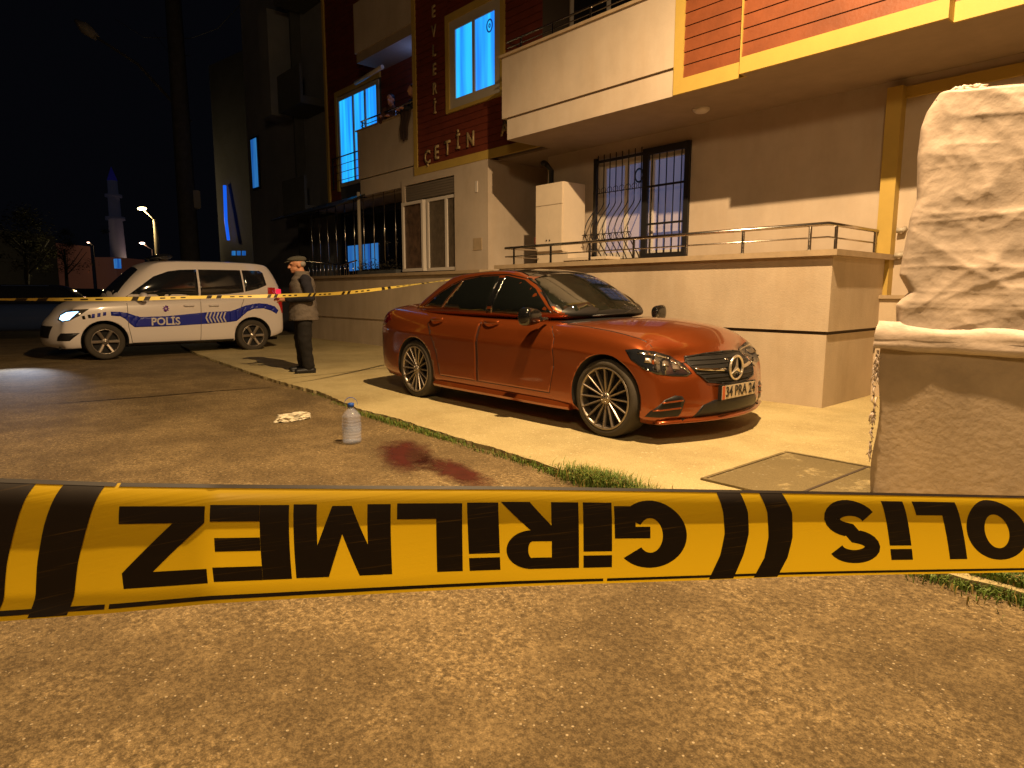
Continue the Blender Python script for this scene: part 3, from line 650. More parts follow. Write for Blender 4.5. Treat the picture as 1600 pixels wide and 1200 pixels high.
def top(name, mat, poly, bvh, off=.003, th=.006, parent=None, step=.06): return project(bvh, [poly], (0,0,3), (1,0,0), (0,1,0), (0,0,-1), off, step, th).build(name, mat, parent or car)
ws = [(.17,-.50),(.12,-.25),(.10,0),(.12,.25),(.17,.50),(.50,.615),(.78,.70),(.89,.52),(.97,.25),(.99,0),(.97,-.25),(.89,-.52),(.78,-.70),(.50,-.615)]
m_ws = M('windscreen_glass', (.012,.014,.010), .07, coat=1, spec=.5, var=.5, scale=3)
wso = top('windscreen', m_ws, ws, cab_bvh)
project(cb_full, [[(.86,-.72),(.99,-.5),(1.045,-.25),(1.06,0),(1.045,.25),(.99,.5),(.86,.72),(.70,.70),(.80,0),(.70,-.70)]], (0,0,3), (1,0,0), (0,1,0), (0,0,-1), .003, .06, .004).build('cowl', m_plastic, car)
top('roof_glass', m_glasstint, [(.10,-.50),(.03,-.25),(.02,0),(.03,.25),(.10,.50),(-.45,.515),(-1.05,.485),(-1.12,0),(-1.05,-.485),(-.45,-.515)], cab_bvh, .004)
top('rear_window', m_glasstint, [(-1.38,-.46),(-1.36,0),(-1.38,.46),(-1.65,.54),(-1.88,.58),(-1.94,0),(-1.88,-.58),(-1.65,-.54)], cab_bvh)
mb = MB(); mb.tube([(.985,-.55,.99),(.995,-.1,1.005),(.80,.35,1.06)], .008, 6); mb.build('wiper', m_plastic, wso)
# doors, handles, sills
DF = [(-.27,.985),(.70,.945),(.82,.80),(.84,.55),(.78,.30),(-.27,.30)]
DR = [(-.285,.985),(-1.05,1.01),(-1.18,.86),(-1.06,.70),(-.98,.52),(-.93,.30),(-.285,.30)]
def doors(s):
    for nm, P, hx in (('door', DF, -.10), ('door', DR, -1.02)):
        d = side(nm, m_paint, P, cb_full, s, .0025, .004, step=.04)
        for q in ribbon(P+[P[0]], .007):
            pass
        mb = MB()
        for q in ribbon(P[1:]+[P[0]], .0055): mb._add(project(cb_full, [q], (0, s*1.5, 0), (1,0,0), (0,0,1), (0,-s,0), .0032, .05, .003).bm)
        mb.build('door_seam', m_black, d)
        mb = MB(); h = cb_full.ray_cast(V((hx, s*1.5, .895)), V((0,-s,0)))[0]; y = h.y + s*.004
        rings = []
        for t in range(9):
            u = t/8; r = .008 + .012*math.sin(math.pi*u)**.5; xx = hx-.12+.24*u; yy = y + s*(.012+.022*math.sin(math.pi*u))
            rings.append([(xx, yy+s*.008*math.cos(q), .90+.012*u+r*math.sin(q)) for q in [2*math.pi*k/8 for k in range(8)]])
        mb.loft(rings); mb.build('handle', m_paint, d)
    mb = MB(); rings = []
    for x in (-1.05,-.9,-.4,.2,.8,1.02):
        yy = .885 if abs(x) < 1 else .87; rings.append([(x, s*(yy-.05), .17), (x, s*(yy+.005), .175), (x, s*(yy+.02), .20), (x, s*(yy-.005), .235), (x, s*(yy-.06), .25)])
    mb.loft(rings, smooth=False); mb.build('sill', m_paint, car)
both(doors)
# bonnet shut line and creases
def strip(name, mat, pts3, w, bvh, dr, o, ex, ey, off=.002, th=.003, parent=None):
    mb = MB()
    for q in ribbon(pts3, w): mb._add(project(bvh, [q], o, ex, ey, dr, off, .05, th).bm)
    return mb.build(name, mat, parent or car)
bn = strip('bonnet_seam', m_black, [(.86,-.74),(1.2,-.755),(1.6,-.735),(1.80,-.69),(1.885,-.56),(1.94,-.3),(1.955,0),(1.94,.3),(1.885,.56),(1.80,.69),(1.6,.735),(1.2,.755),(.86,.74)], .008, cb_full, (0,0,-1), (0,0,3), (1,0,0), (0,1,0))
mb = MB(); mb.lathe([(0,.022),(.006,.022),(.008,.012),(.009,.001)], (cb_full.ray_cast(V((2.0,0,3)), V((0,0,-1)))[0] + V((0,0,-.002))), (.45,0,1), 20); mb.build('bonnet_badge', m_chrome, car)
# front details: looked at from the front (y, z)
def front(name, mat, polys, off=.004, th=.01, parent=None, step=.05, s=1): return project(cb_full, polys, (3.5,0,0), (0,1,0), (0,0,1), (-1,0,0), off, step, th).build(name, mat, parent or car)
grp = [(-.36,.485),(-.44,.56),(-.45,.635),(-.42,.68),(-.2,.70),(0,.705),(.2,.70),(.42,.68),(.45,.635),(.44,.56),(.36,.485),(.2,.462),(0,.458),(-.2,.462)]
m_grl = M('grille_black', (.012,.012,.012), .55)
gri = front('grille', m_grl, [grp], .004, .006)
mb = MB()
for k in range(7):
    z = .480+.034*k; hw = interp(z, [.45,.48,.56,.64,.69], [.25,.35,.42,.435,.36])
    mb._add(project(cb_full, [[(-hw,z),(hw,z),(hw,z+.006),(-hw,z+.006)]], (3.5,0,0), (0,1,0), (0,0,1), (-1,0,0), .010, .05, .004).bm)
mb.build('grille_mesh', m_grl, gri)
gf = MB()
for q in ribbon(grp+[grp[0]], .010): gf._add(project(cb_full, [q], (3.5,0,0), (0,1,0), (0,0,1), (-1,0,0), .012, .05, .01).bm)
gf.build('grille_frame', m_plastic, gri)
for s in (-1, 1):
    mb = MB(); P = [(.11,.557),(.28,.569),(.43,.583),(.435,.600),(.28,.588),(.11,.580)]
    mb._add(project(cb_full, [[(s*a, z) for a, z in P]], (3.5,0,0), (0,1,0), (0,0,1), (-1,0,0), .022, .05, .02).bm); mb.build('grille_bar', m_chrome, gri)
hx = cb_full.ray_cast(V((3.5,0,.575)), V((-1,0,0)))[0].x + .018
em = MB()
for k in range(48):
    pass
mb = MB(); mb.loft([[(hx+.028+.011*math.cos(q), (.098+.011*math.sin(q))*math.cos(a), .577+(.098+.011*math.sin(q))*math.sin(a)) for q in [2*math.pi*j/10 for j in range(10)]] for a in [2*math.pi*k/48 for k in range(49)]], caps=False)
for k in range(3):
    a = math.pi/2+2*math.pi*k/3; c, s = math.cos(a), math.sin(a); n0, n1, L = .020, .003, .094
    for d in (-1, 1):
        mb.face([(hx+.046, 0, .577), (hx+.030, -s*n0*d*1.0, .577+c*n0*d), (hx+.030, L*c-s*n1*d, .577+L*s+c*n1*d), (hx+.036, L*c, .577+L*s)])
mb.build('star_badge', M('satin_chrome', (.85,.78,.66), .28, .85), gri)
mb = MB(); mb.lathe([(0,.10),(.012,.10),(.016,.02)], (hx+.008,0,.577), (1,0,0), 32); mb.build('badge_disc', m_gloss, gri)
# plate
px_ = cb_full.ray_cast(V((3.5,0,.38)), V((-1,0,0)))[0].x + .02
mb = MB(); mb.box(px_-.03,px_,-.275,.275,.325,.455,bev=.004); ph = mb.build('plate_holder', m_plastic, car)
m_plw = M('plate_white', (.60,.50,.36), .5); mb = MB(); mb.box(px_,px_+.004,-.262,.262,.337,.447); pl = mb.build('number_plate', m_plw, ph)
mb = MB(); mb.box(px_+.0042,px_+.006,-.262,-.222,.337,.447); mb.build('plate_band', M('plate_band', (.55,.12,.04), .5), pl)
text_on('34 PRA 24', .118, m_black, pl, 'plate_text', lambda x, y, z: V((px_+.005+z, x+.022, .392+y)), .002, .002, .92)
# lower intake, side intakes, splitter
front('lower_intake', m_plastic, [[(-.50,.205),(.50,.205),(.42,.30),(.30,.335),(-.30,.335),(-.42,.30)]], .004, .006)
for s in (-1, 1):
    dq = V((-.80, -s*.60, 0)); eq = V((.60, -s*.80, 0)).normalized(); oq = V((1.9, s*.66, 0)) - dq*1.5
    it = project(cb_full, [[(-.20,.225),(-.17,.27),(-.05,.365),(.04,.395),(.10,.385),(.125,.35),(.09,.25),(.07,.225)]], oq, eq, (0,0,1), dq, .004, .04, .006).build('side_intake', m_plastic, car)
    for z0, a0, a1 in ((.275,-.15,.09),(.335,-.08,.11)):
        project(cb_full, [[(a0,z0),(a1,z0+.012),(a1,z0+.024),(a0,z0+.010)]], oq, eq, (0,0,1), dq, .014, .04, .010).build('fin', m_paint, it)
mb = MB(); rings = []
for k in range(17):
    y = -.80+.1*k; h = cb_full.ray_cast(V((3.5,y,.21)), V((-1,0,0)))[0]; x = h.x if h else 2.0
    rings.append([(x-.05,y,.165),(x+.025,y,.168),(x+.03,y,.178),(x-.0,y,.20)])
mb.loft(rings); mb.build('splitter', m_paint, car)
# headlights: laid on the wing, looked at diagonally
for s in (-1, 1):
    dr = V((-.80, -s*.60, 0)); ex = V((.60, -s*.80, 0)).normalized(); o = V((1.9, s*.66, 0)) - dr*1.5
    H = [(-.33,.745),(-.25,.758),(-.10,.735),(.05,.69),(.15,.63),(.20,.558),(.15,.538),(.02,.545),(-.12,.566),(-.22,.605),(-.30,.67)]
    hl = project(cb_full, [H], o, ex, (0,0,1), dr, .005, .04, .006).build('headlight', m_glassd, car)
    mb = MB()
    for q in ribbon([(-.25,.728),(-.12,.712),(.02,.675),(.11,.62),(.17,.575)], .014): mb._add(project(cb_full, [q], o, ex, (0,0,1), dr, .010, .04, .004).bm)
    mb.build('light_strip', m_chrome, hl)
    mb = MB()
    for a, z in ((-.18,.672),(-.10,.660),(-.01,.638),(.07,.61)):
        mb._add(project(cb_full, [[(a-.032,z-.016),(a+.024,z-.022),(a+.034,z+.012),(a-.02,z+.022)]], o, ex, (0,0,1), dr, .0102, .04, .003).bm)
    mb.build('reflector', m_rim, hl)
    mb = MB()
    for a, z in ((-.13,.614),(-.04,.60),(.05,.585)):
        h = cb_full.ray_cast(o+ex*a+V((0,0,z)), dr)[0]; mb.ell(h-dr*.004, .014,.014,.008, n=12)
    mb.build('lens', m_glassd, hl)
    # mirror
    g = cage(lambda i, j, k: (.60+(-.055+.055*i)*(1-.25*abs(j-1))+(.02 if i == 2 else 0), s*(.985+(-.105+.105*k)*(1-.12*abs(j-1))-.02*i), .985+(-.07+.07*j)*(1-.15*abs(i-1))+.012*k*(j-1)), 2, 2, 2)
    mi, _ = body_obj('mirror', g, [m_gloss], car, 3)
    mb = MB(); mb.tube([(.66,s*.80,.96),(.64,s*.92,.955)], .022, 8); mb.build('mirror_stalk', m_gloss, mi)
    # tail lamps and rear bumper
    dr = V((.78, -s*.62, 0)); ex = V((-.62, -s*.78, 0)).normalized(); o = V((-2.2, s*.70, 0)) - dr*1.5
    project(cb_full, [[(-.26,.88),(-.18,.95),(.05,.96),(.30,.95),(.30,.84),(.05,.80),(-.16,.80)]], o, ex, (0,0,1), dr, .004, .04, .005).build('tail_light', M('tail_lens', (.08,.004,.004), .1, coat=1), car)
project(cb_full, [[(-.26,.40),(.26,.40),(.26,.51),(-.26,.51)]], (-3.5,0,0), (0,1,0), (0,0,1), (1,0,0), .006, .05, .006).build('rear_plate', m_plw, car)
project(cb_full, [[(-.7,.22),(.7,.22),(.6,.33),(-.6,.33)]], (-3.5,0,0), (0,1,0), (0,0,1), (1,0,0), .004, .05, .006).build('rear_diffuser', m_plastic, car)
for s in (-1, 1):
    for x in (1.42, -1.42): wheel(car, x, s*.885, s, RW, .235, 16, .80, (m_rim, m_rimd), .05)
cabin.data.materials.append(m_plastic); cabin.data.materials.append(m_gloss)
for p in cabin.data.polygons:
    n = p.normal
    if p.center.z < 1.33 and abs(n.x) > .42 and abs(n.y) < .52 and (p.center.x > 0): p.material_index = 1
    elif n.z > .85 and p.center.z > 1.36 and abs(p.center.y) < .50: p.material_index = 2
# floor under the car so that no light passes through
box('underbody', m_rimd, car, -2.2,2.0,-.6,.6,.16,.20)
car.location = (-4.93, 5.0, 0)
# ---- police van ---------------------------------------------------
van = thing('police_van', (0,0,0), 'white police van with blue stripe, POLİS lettering and one lit headlight', 'van')
VX = [-2.13,-2.08,-1.9,-1.62,-1.35,-.9,-.2,.5,1.0,1.35,1.65,1.9,2.08,2.2]
VW = [.80,.86,.89,.90,.905,.91,.91,.91,.905,.90,.885,.85,.79,.70]
VS = [.05,.04,.01,0,0,0,0,0,0,0,.02,.06,.13,.22]
VT = [1.10,1.14,1.16,1.17,1.16,1.13,1.10,1.08,1.07,1.05,1.02,.965,.88,.78]
VC = [.0,.0,.0,.0,0,0,0,0,.05,.07,.08,.08,.075,.06]
VB = [.40,.36,.30,.25,.24,.23,.23,.23,.23,.23,.22,.21,.21,.24]
def vpos(i, j, k):
    b = BK[k]; x, w = VX[i], VW[i]*(.93,.985,1,1,1,.985,.965,.90)[j]; z = VB[i]+(VT[i]-VB[i])*(0,.08,.28,.5,.7,.84,.94,1)[j]
    if i >= len(VX)-3: x += (-.04,0,.02,.01,-.02,-.05,-.10,-.18)[j]*(1,.75,.5)[len(VX)-1-i]
    x += -VS[i]*b*b if i > 6 else VS[i]*b*b
    if j == 7: z += VC[i]*(1-b*b)
    return (x, b*w, z)
vc = dark_cut([(1.32,.33,.385,-1.2,-.58),(1.32,.33,.385,.58,1.2),(-1.38,.33,.385,-1.2,-.58),(-1.38,.33,.385,.58,1.2)])
vbody, vb = body_obj('body', cage(vpos, len(VX)-1, 7, 6, lambda a, b: .4 if a[1] == b[1] == 0 else 0), [m_van, m_rimd], van, 3, vc)
WX = [(-2.10,-1.86),(-1.95,-1.70),(-1.3,-1.2),(-.5,-.4),(.3,.15),(.95,.42),(1.30,.60)]
def wpos(i, j, k):
    b = (-1,-.6,0,.6,1)[k]; t = (0,.45,.85,1)[j]; xb, xt = WX[i]; wb = (.83,.87,.88,.88,.875,.86,.78)[i]; wt = (.66,.70,.72,.72,.71,.68,.62)[i]
    z0 = 1.08; zt = (1.77,1.82,1.84,1.84,1.83,1.79,1.72)[i]; x = xb+(xt-xb)*(t if i > 3 else t**2.0); w = wb+(wt-wb)*t**1.6; z = z0+(zt-z0)*t
    if j == 3: z += .04*(1-b*b)
    if i == 6: x -= (.22*(1-t)+.12*t)*b*b; x += (.05 if 0 < j < 3 else 0)
    if i == 5: x -= (.13*(1-t)+.06*t)*b*b
    return (x, b*w, z)
vcab, wb_ = body_obj('cabin', cage(wpos, 6, 3, 4, lambda a, b: .5 if a[1] == b[1] == 3 and a[2] == b[2] and a[2] in (0, 4) else 0), [m_van], van, 3)
for s in (-1, 1):
    A1 = [(.93,1.13),(.72,1.30),(.42,1.53),(.15,1.635),(-.05,1.665),(-.36,1.68),(-.36,1.16),(.2,1.125)]
    A2 = [(-.40,1.16),(-.40,1.68),(-1.22,1.685),(-1.25,1.23),(-.9,1.19)]
    A3 = [(-1.28,1.24),(-1.255,1.685),(-1.62,1.68),(-1.69,1.64),(-1.74,1.38),(-1.55,1.30)]
    for P in (A1, A2, A3):
        project(wb_, [P], (0, s*1.5, 0), (1,0,0), (0,0,1), (0,-s,0), .003, .06, .006).build('side_window', m_glassd, van)
def vside(name, mat, polys, s, off=.003, th=.002, parent=None, bv=None): return project(bv or vb, polys, (0, s*1.5, 0), (1,0,0), (0,0,1), (0,-s,0), off, .05, th).build(name, mat, parent or van)
for s in (-1, 1):
    up_ = [(1.20,.875),(1.05,.868),(.93,.845),(.82,.80),(.72,.765),(.27,.77),(-.45,.83),(-.93,.845),(-1.05,.88),(-1.23,.95),(-1.4,.985),(-1.53,1.0),(-1.70,.985),(-1.87,.93),(-1.95,.84)]
    lo_ = [(1.20,.80),(1.05,.785),(.97,.73),(.90,.64),(.83,.575),(.27,.575),(-.48,.60),(-.93,.625),(-1.05,.64),(-1.16,.73),(-1.28,.83),(-1.42,.885),(-1.62,.89),(-1.78,.84),(-1.90,.77)]
    keep = lambda i: True
    mb = MB()
    for i in range(len(up_)-1):
        mb._add(project(vb, [[up_[i], up_[i+1], lo_[i+1], lo_[i]]], (0, s*1.5, 0), (1,0,0), (0,0,1), (0,-s,0), .003, .06, .002).bm)
    mb.build('blue_stripe', m_vblue, van)
    for k in range(3): vside('stripe_block', m_vblue, [[(1.27+.09*k,.87-.015*k),(1.32+.09*k,.865-.015*k),(1.33+.09*k,.80-.02*k),(1.28+.09*k,.805-.02*k)]], s)
    for k in range(2): vside('stripe_block', m_gloss, [[(1.52+.09*k,.83-.02*k),(1.565+.09*k,.825-.02*k),(1.555+.09*k,.76-.02*k),(1.51+.09*k,.765-.02*k)]], s)
    for k in range(6):
        x = -.48-.068*k; vside('chevron', m_vwhite, [[(x,.83),(x-.030,.83),(x+.045-.030,.722),(x+.045,.722)],[(x+.045,.722),(x+.045-.030,.722),(x-.030,.615),(x,.615)]], s, .0062)
    bm = text_bm('POLİS', .20, .006, xs=.95)
    for v in bm.verts: v.co.x = v.co.x*(-s if s < 0 else -1)*1.0*(1) + 0
    for v in bm.verts: v.co.x = (v.co.x if s > 0 else -v.co.x*-1) + .29; v.co.y += .665
    if s < 0:
        for v in bm.verts: v.co.x = .58 - v.co.x if False else v.co.x
    project(vb, bm, (0, s*1.5, 0), (1,0,0), (0,0,1), (0,-s,0), .0062, .06, .001).build('police_lettering', m_vwhite, van)
    st = [(.27+(.065 if k % 2 == 0 else .040)*math.cos(math.pi*k/8), .915+(.065 if k % 2 == 0 else .040)*math.sin(math.pi*k/8)) for k in range(16)]
    b1 = vside('door_badge', m_vpurple, [st], s); vside('badge_centre', m_vwhite, [arc(.27,.915,.017,.017,0,360,12)[:-1]], s, .006, parent=b1); 
    for P in ([(.92,1.06),(.93,.60),(.88,.28)], [(-.38,1.09),(-.33,.27)], [(-1.26,1.15),(-1.10,.80)], [(.88,.28),(-.95,.27)]):
        mb = MB()
        for q in ribbon(P, .008): mb._add(project(vb, [q], (0, s*1.5, 0), (1,0,0), (0,0,1), (0,-s,0), .0065, .06, .002).bm)
        mb.build('door_seam', m_groove_shade, van)
    for x in (-.15, -.62): 
        h = vb.ray_cast(V((x, s*1.5, .97)), V((0,-s,0)))[0]; mb = MB(); mb.tube([(x-.09,h.y,.965),(x-.08,h.y+s*.035,.965),(x+.08,h.y+s*.035,.965),(x+.09,h.y,.965)], .014, 8); mb.build('handle', m_van, van)
    mb = MB(); mb.ell((.66,s*1.0,1.14), .08,.12,.085); mi = mb.build('mirror', m_van, van); mb = MB(); mb.tube([(.74,s*.86,1.09),(.70,s*.95,1.10)], .025, 8); mb.build('mirror_stalk', m_plastic, mi)
    vside('sill', m_plastic, [[(.95,.235),(.95,.275),(-.98,.275),(-.98,.235)]], s, .008, .01)
    dr = V((-.72, -s*.69, 0)); ex = V((.69, -s*.72, 0)).normalized(); o = V((1.98, s*.72, 0)) - dr*1.5
    H = [(-.42,.93),(-.20,.92),(.04,.88),(.17,.82),(.14,.73),(-.02,.70),(-.18,.72),(-.30,.80)]
    hl = project(vb, [H], o, ex, (0,0,1), dr, .006, .04, .008).build('headlight', m_lens, van)
    if s > 0: project(vb, [[(-.30,.885),(-.02,.865),(.13,.81),(.11,.75),(-.03,.72),(-.18,.74)]], o, ex, (0,0,1), dr, .014, .04, .004).build('lamp', m_lensl, hl)
    project(vb, [[(-.30,.50),(-.02,.50),(.06,.44),(.10,.36),(-.16,.36)]], o, ex, (0,0,1), dr, .004, .05, .005).build('fog_lamp_recess', m_plastic, van)
    tl = project(vb, [[(-.10,1.10),(.06,1.10),(.08,.80),(-.02,.78)]], (-2.0-1.2, s*(.8+1.0), 0), (-.6,-s*.8,0), (0,0,1), V((.77,-s*.64,0)), .005, .05, .006).build('tail_light', m_red, van)
    mb = MB(); mb.box(-2.03,-1.93,s*.845-.03,s*.845+.03,1.14,1.30,bev=.01); mb.build('rear_light', M('lit_tail', (.6,.02,.04), .3, emis=(1,.03,.1), es=.6), van)
    for x in (1.32, -1.38): wheel(van, x, s*.895, s, .325, .21, 6, .70, (m_rim, m_rimd), .06, True)
    bx = project(wb_, [[(-1.755,1.33),(-1.92,1.33),(-1.92,1.19),(-1.755,1.19)]], (0, s*1.5, 0), (1,0,0), (0,0,1), (0,-s,0), .004, .05, .002).build('red_notice', m_red, van)
project(wb_, [[(.60,-.50),(.62,.50),(1.0,.62),(1.12,.62),(1.25,.3),(1.28,0),(1.25,-.3),(1.12,-.62),(1.0,-.62)]], (0,0,3), (1,0,0), (0,1,0), (0,0,-1), .003, .06, .006).build('windscreen', m_glassd, van)
project(wb_, [[(-.6,1.25),(.6,1.25),(.52,1.68),(-.52,1.68)]], (-3.5,0,0), (0,1,0), (0,0,1), (1,0,0), .003, .06, .006).build('rear_window', m_glassd, van)
project(vb, [[(-.42,.40),(.42,.40),(.5,.62),(-.5,.62)]], (3.5,0,0), (0,1,0), (0,0,1), (-1,0,0), .004, .06, .006).build('grille', m_plastic, van)
mb = MB(); rings = []
for y in (-.55,-.5,-.1,0,.1,.5,.55):
    r = .055 if abs(y) < .52 else .03; rings.append([(.12+.13*math.cos(q), y, 1.93+r*math.sin(q)) for q in [2*math.pi*k/12 for k in range(12)]])
mb.loft(rings); mb.box(.05,.2,-.4,-.35,1.84,1.9); mb.box(.05,.2,.35,.4,1.84,1.9); mb.build('light_bar', m_glassd, van)
box('underbody', m_rimd, van, -2.0,2.0,-.6,.6,.2,.26)
van.location = (-14.87, 3.67, RZ+.015); van.rotation_euler = (0, 0, -math.pi/2)
sp = light('van_headlight_beam', 'SPOT', (-14.05,1.25,.78), 260, (.66,.76,1), shadow_soft_size=.06, spot_size=math.radians(62), spot_blend=.9)
sp.rotation_euler = (V((-12.3,.55,0))-sp.location).to_track_quat('-Z','Y').to_euler()
# ------------------------------------------------------------------ garden wall with wrapped stack
gw_ = thing('garden_wall', (0,4.12,0), 'plastered grey garden wall under the tarpaulin bundle at the right edge', 'wall')
m_gwall = M('rough_plaster', (.40,.31,.22), .9, var=.22, scale=2.2, bump=.25, bscale=26)
g = bmesh.new(); N1, N2 = 60, 22
def gwp(a, c): return V((-1.415 + 5.4*a + .012*math.sin(9*c+3) * (1-a)**8, 4.12+.006*math.sin(7*a*5.4+3*c), .90*c))
for (x0, y0, x1, y1) in ((-1.415, 4.12, 4, 4.12),):
    vs = [[g.verts.new(gwp((i/N1)**1.3, j/N2)) for j in range(N2+1)] for i in range(N1+1)]
    for i in range(N1):
        for j in range(N2): g.faces.new((vs[i][j], vs[i+1][j], vs[i+1][j+1], vs[i][j+1]))
mb = MB(); mb._add(g); mb.box(-1.40, 3.98, 4.135, 4.34, 0, .895); mb.build('wall', m_gwall, gw_)
m_tarp = M('tarpaulin', (.52,.42,.345), .5, var=.24, scale=2.6, bump=.5, bscale=9)
from mathutils import noise as NZ
tp = thing('tarpaulin_bundle', (0,4.2,.9), 'crumpled pale tarpaulin wrapped round a tall stack on top of the garden wall', 'tarpaulin')
def ridged(p): return 1-abs(NZ.noise(p))*2
# straight creases that cross the cloth: (x, z, angle, half length, depth)
CREASE = [(-.98,1.62,0,1.5,.022),(-.9,1.42,2,1.5,.018),(-.95,1.15,-3,1.5,.022),(-.75,2.02,-42,.5,.05),(-.5,1.78,-40,.6,.045),(-1.15,1.95,-70,.4,.03),(-1.05,1.35,-28,.34,.04),(-.9,1.28,24,.3,.03),(-1.16,1.2,40,.25,.03),(-.62,1.5,-20,.4,.035),(-.7,1.05,-45,.3,.03),(-1.05,1.02,15,.3,.03),(-.6,1.22,-6,.5,.03),(-1.24,1.5,80,.3,.02),(-.35,1.35,-35,.5,.03),(.1,1.6,-30,.6,.04),(-.2,1.1,20,.4,.03),(.4,1.3,-12,.8,.03),(.8,1.7,35,.7,.04),(-.4,2.1,-14,.6,.03),(-1.0,2.12,-8,.3,.02),(-1.0,1.78,-62,.35,.035),(-.85,1.9,-48,.42,.04),(-.93,1.36,62,.16,.035),(-.93,1.36,-15,.2,.035),(-.93,1.36,120,.2,.03)]
def folds(x, z):
    d = 0; wx = .05*NZ.noise(V((x*3, z*3, 11))); wz = .05*NZ.noise(V((x*3, z*3, 17)))
    for n, (cx, cz, an, L, dp) in enumerate(CREASE):
        a = math.radians(an); X, Z = x-cx+wx, z-cz+wz; u = X*math.cos(a)+Z*math.sin(a); w = -X*math.sin(a)+Z*math.cos(a)
        k = max(0, 1-abs(u)/L)
        if k > 0:
            sg = 1 if n % 3 else -1; w *= sg
            d += dp*.52*k**.7*(math.exp(-w/.075) if w > 0 else math.exp(w/.020))
    for cz, dp in ((1.60,.006),(1.335,.007),(1.19,.004),(1.11,.006),(1.86,.003)):
        w = z-cz-.012*math.sin(x*2.3+cz*9)-.010*NZ.noise(V((x*3, cz*5, 0))); d += dp*math.exp(-abs(w)/.010)
    w = x+1.0+.03*NZ.noise(V((z*3, 1, 4))); d += .009*math.exp(-abs(w)/.013)*(1 if z < 1.75 else 0)
    sh = lambda q, e: max(0, 1-abs(NZ.noise(q))*2.2)**e
    d += .016*sh(V((x*1.7+z*1.5, z*2.0-x*.8, 3.3)), 2.2) + .007*sh(V((x*4+z*3, z*4.4-x*1.5, 8.1)), 2.5) + .0035*sh(V((x*9, z*11, 2.2)), 2) + .026*NZ.noise(V((x*1.4, z*1.3, 9)))
    return d*.50
NX, NZ_, X0T = 210, 190, -1.38
def leftedge(z): return -.035+interp(z, [.93,1.0,1.13,1.2,1.3,1.5,1.62,1.72,1.95,2.12,2.2,2.27,2.32], [-1.32,-1.345,-1.36,-1.30,-1.36,-1.345,-1.335,-1.31,-1.33,-1.33,-1.31,-1.27,-1.24])
mb = MB(); vs = []
for i in range(NX+1):
    col = []
    for j in range(NZ_+1):
        z = .93 + 1.42*j/NZ_; a = (i/NX)
        le = leftedge(z); x = le + (3.9-le)*(a**1.9); d = folds(x, z)
        e = max(0, 1-(x-le)/.10); y = 4.128 + .09*e**3 + .075*(z-.93); zz = z
        topz = interp(x, [-1.42,-1.3,-1.15,-.9,0,4], [2.27,2.32,2.29,2.26,2.22,2.25])
        t = max(0, (z-(topz-.03))/.1); y += .2*min(t,1)**2; zz = min(z, topz-.03+.03*math.sin(min(t, 1)*1.57))
        col.append(mb.bm.verts.new((x + .02*d*0, y - d*(1-.5*e), zz + .006*NZ.noise(V((x*5,z*5,1))))))
    vs.append(col)
for i in range(NX):
    for j in range(NZ_): f = mb.bm.faces.new((vs[i][j], vs[i+1][j], vs[i+1][j+1], vs[i][j+1])); f.smooth = True
# back sheet closes the bundle
bk = [mb.bm.verts.new((c.co.x+.02 if k else c.co.x, 4.85, c.co.z)) for k, c in enumerate(vs[0])]
for j in range(NZ_): f = mb.bm.faces.new((vs[0][j], vs[0][j+1], bk[j+1], bk[j])); f.smooth = True
tb = [mb.bm.verts.new((vs[i][NZ_].co.x, 4.85, vs[i][NZ_].co.z+.02)) for i in range(NX+1)]
for i in range(NX): f = mb.bm.faces.new((vs[i][NZ_], vs[i+1][NZ_], tb[i+1], tb[i])); f.smooth = True
mb.build('sheet', m_tarp, tp)
# skirt of cloth lying over the wall top, ragged lower edge
mb = MB(); prev = None
for i in range(161):
    a = i/160; x = -1.45 + 5.3*a**1.6; r = []
    lowz = .875 + .012*NZ.noise(V((x*6, 0, 0))) - (.03 if a < .01 else 0)
    for k, (yy, zz) in enumerate(((4.15,1.035),(4.118,1.005),(4.098,.985),(4.086,.955),(4.094,.935),(4.080,.912),(4.086,lowz),(4.105,lowz-.002))):
        r.append(mb.bm.verts.new((x, yy + .014*NZ.noise(V((x*4, k*1.3, 2))), zz + .010*NZ.noise(V((x*5, k*.9, 7))))))
    if prev:
        for k in range(7): f = mb.bm.faces.new((prev[k], r[k], r[k+1], prev[k+1])); f.smooth = True
    prev = r
mb.build('skirt', m_tarp, tp)
mb = MB()
for k in range(46):                       # bunched cloth at the upper corner and torn threads on the left
    p = V((-1.19+random.gauss(0,.05), 4.30+random.gauss(0,.02), 2.275+random.gauss(0,.010))); d = V((random.uniform(-.06,.06), random.uniform(-.02,.02), random.uniform(-.008,.008)))
    mb.tube([p-d, p-d*.5, p+V((0,0,.008)), p+d*.5, p+d], [.003,.010,.014,.010,.003], 8)
mb.build('bunched_cloth', m_tarp, tp)
mb = MB()
for k in range(34):
    z = .87-.62*random.random()**1.3; x = -1.425+random.uniform(-.008,.01); mb.tube([(x, 4.10, z), (x+random.uniform(-.012,.012), 4.085, z-.03), (x+random.uniform(-.02,.02), 4.09, z-.06)], [.007,.005,.002], 5)
mb.build('frayed_edge', m_tarp, tp)
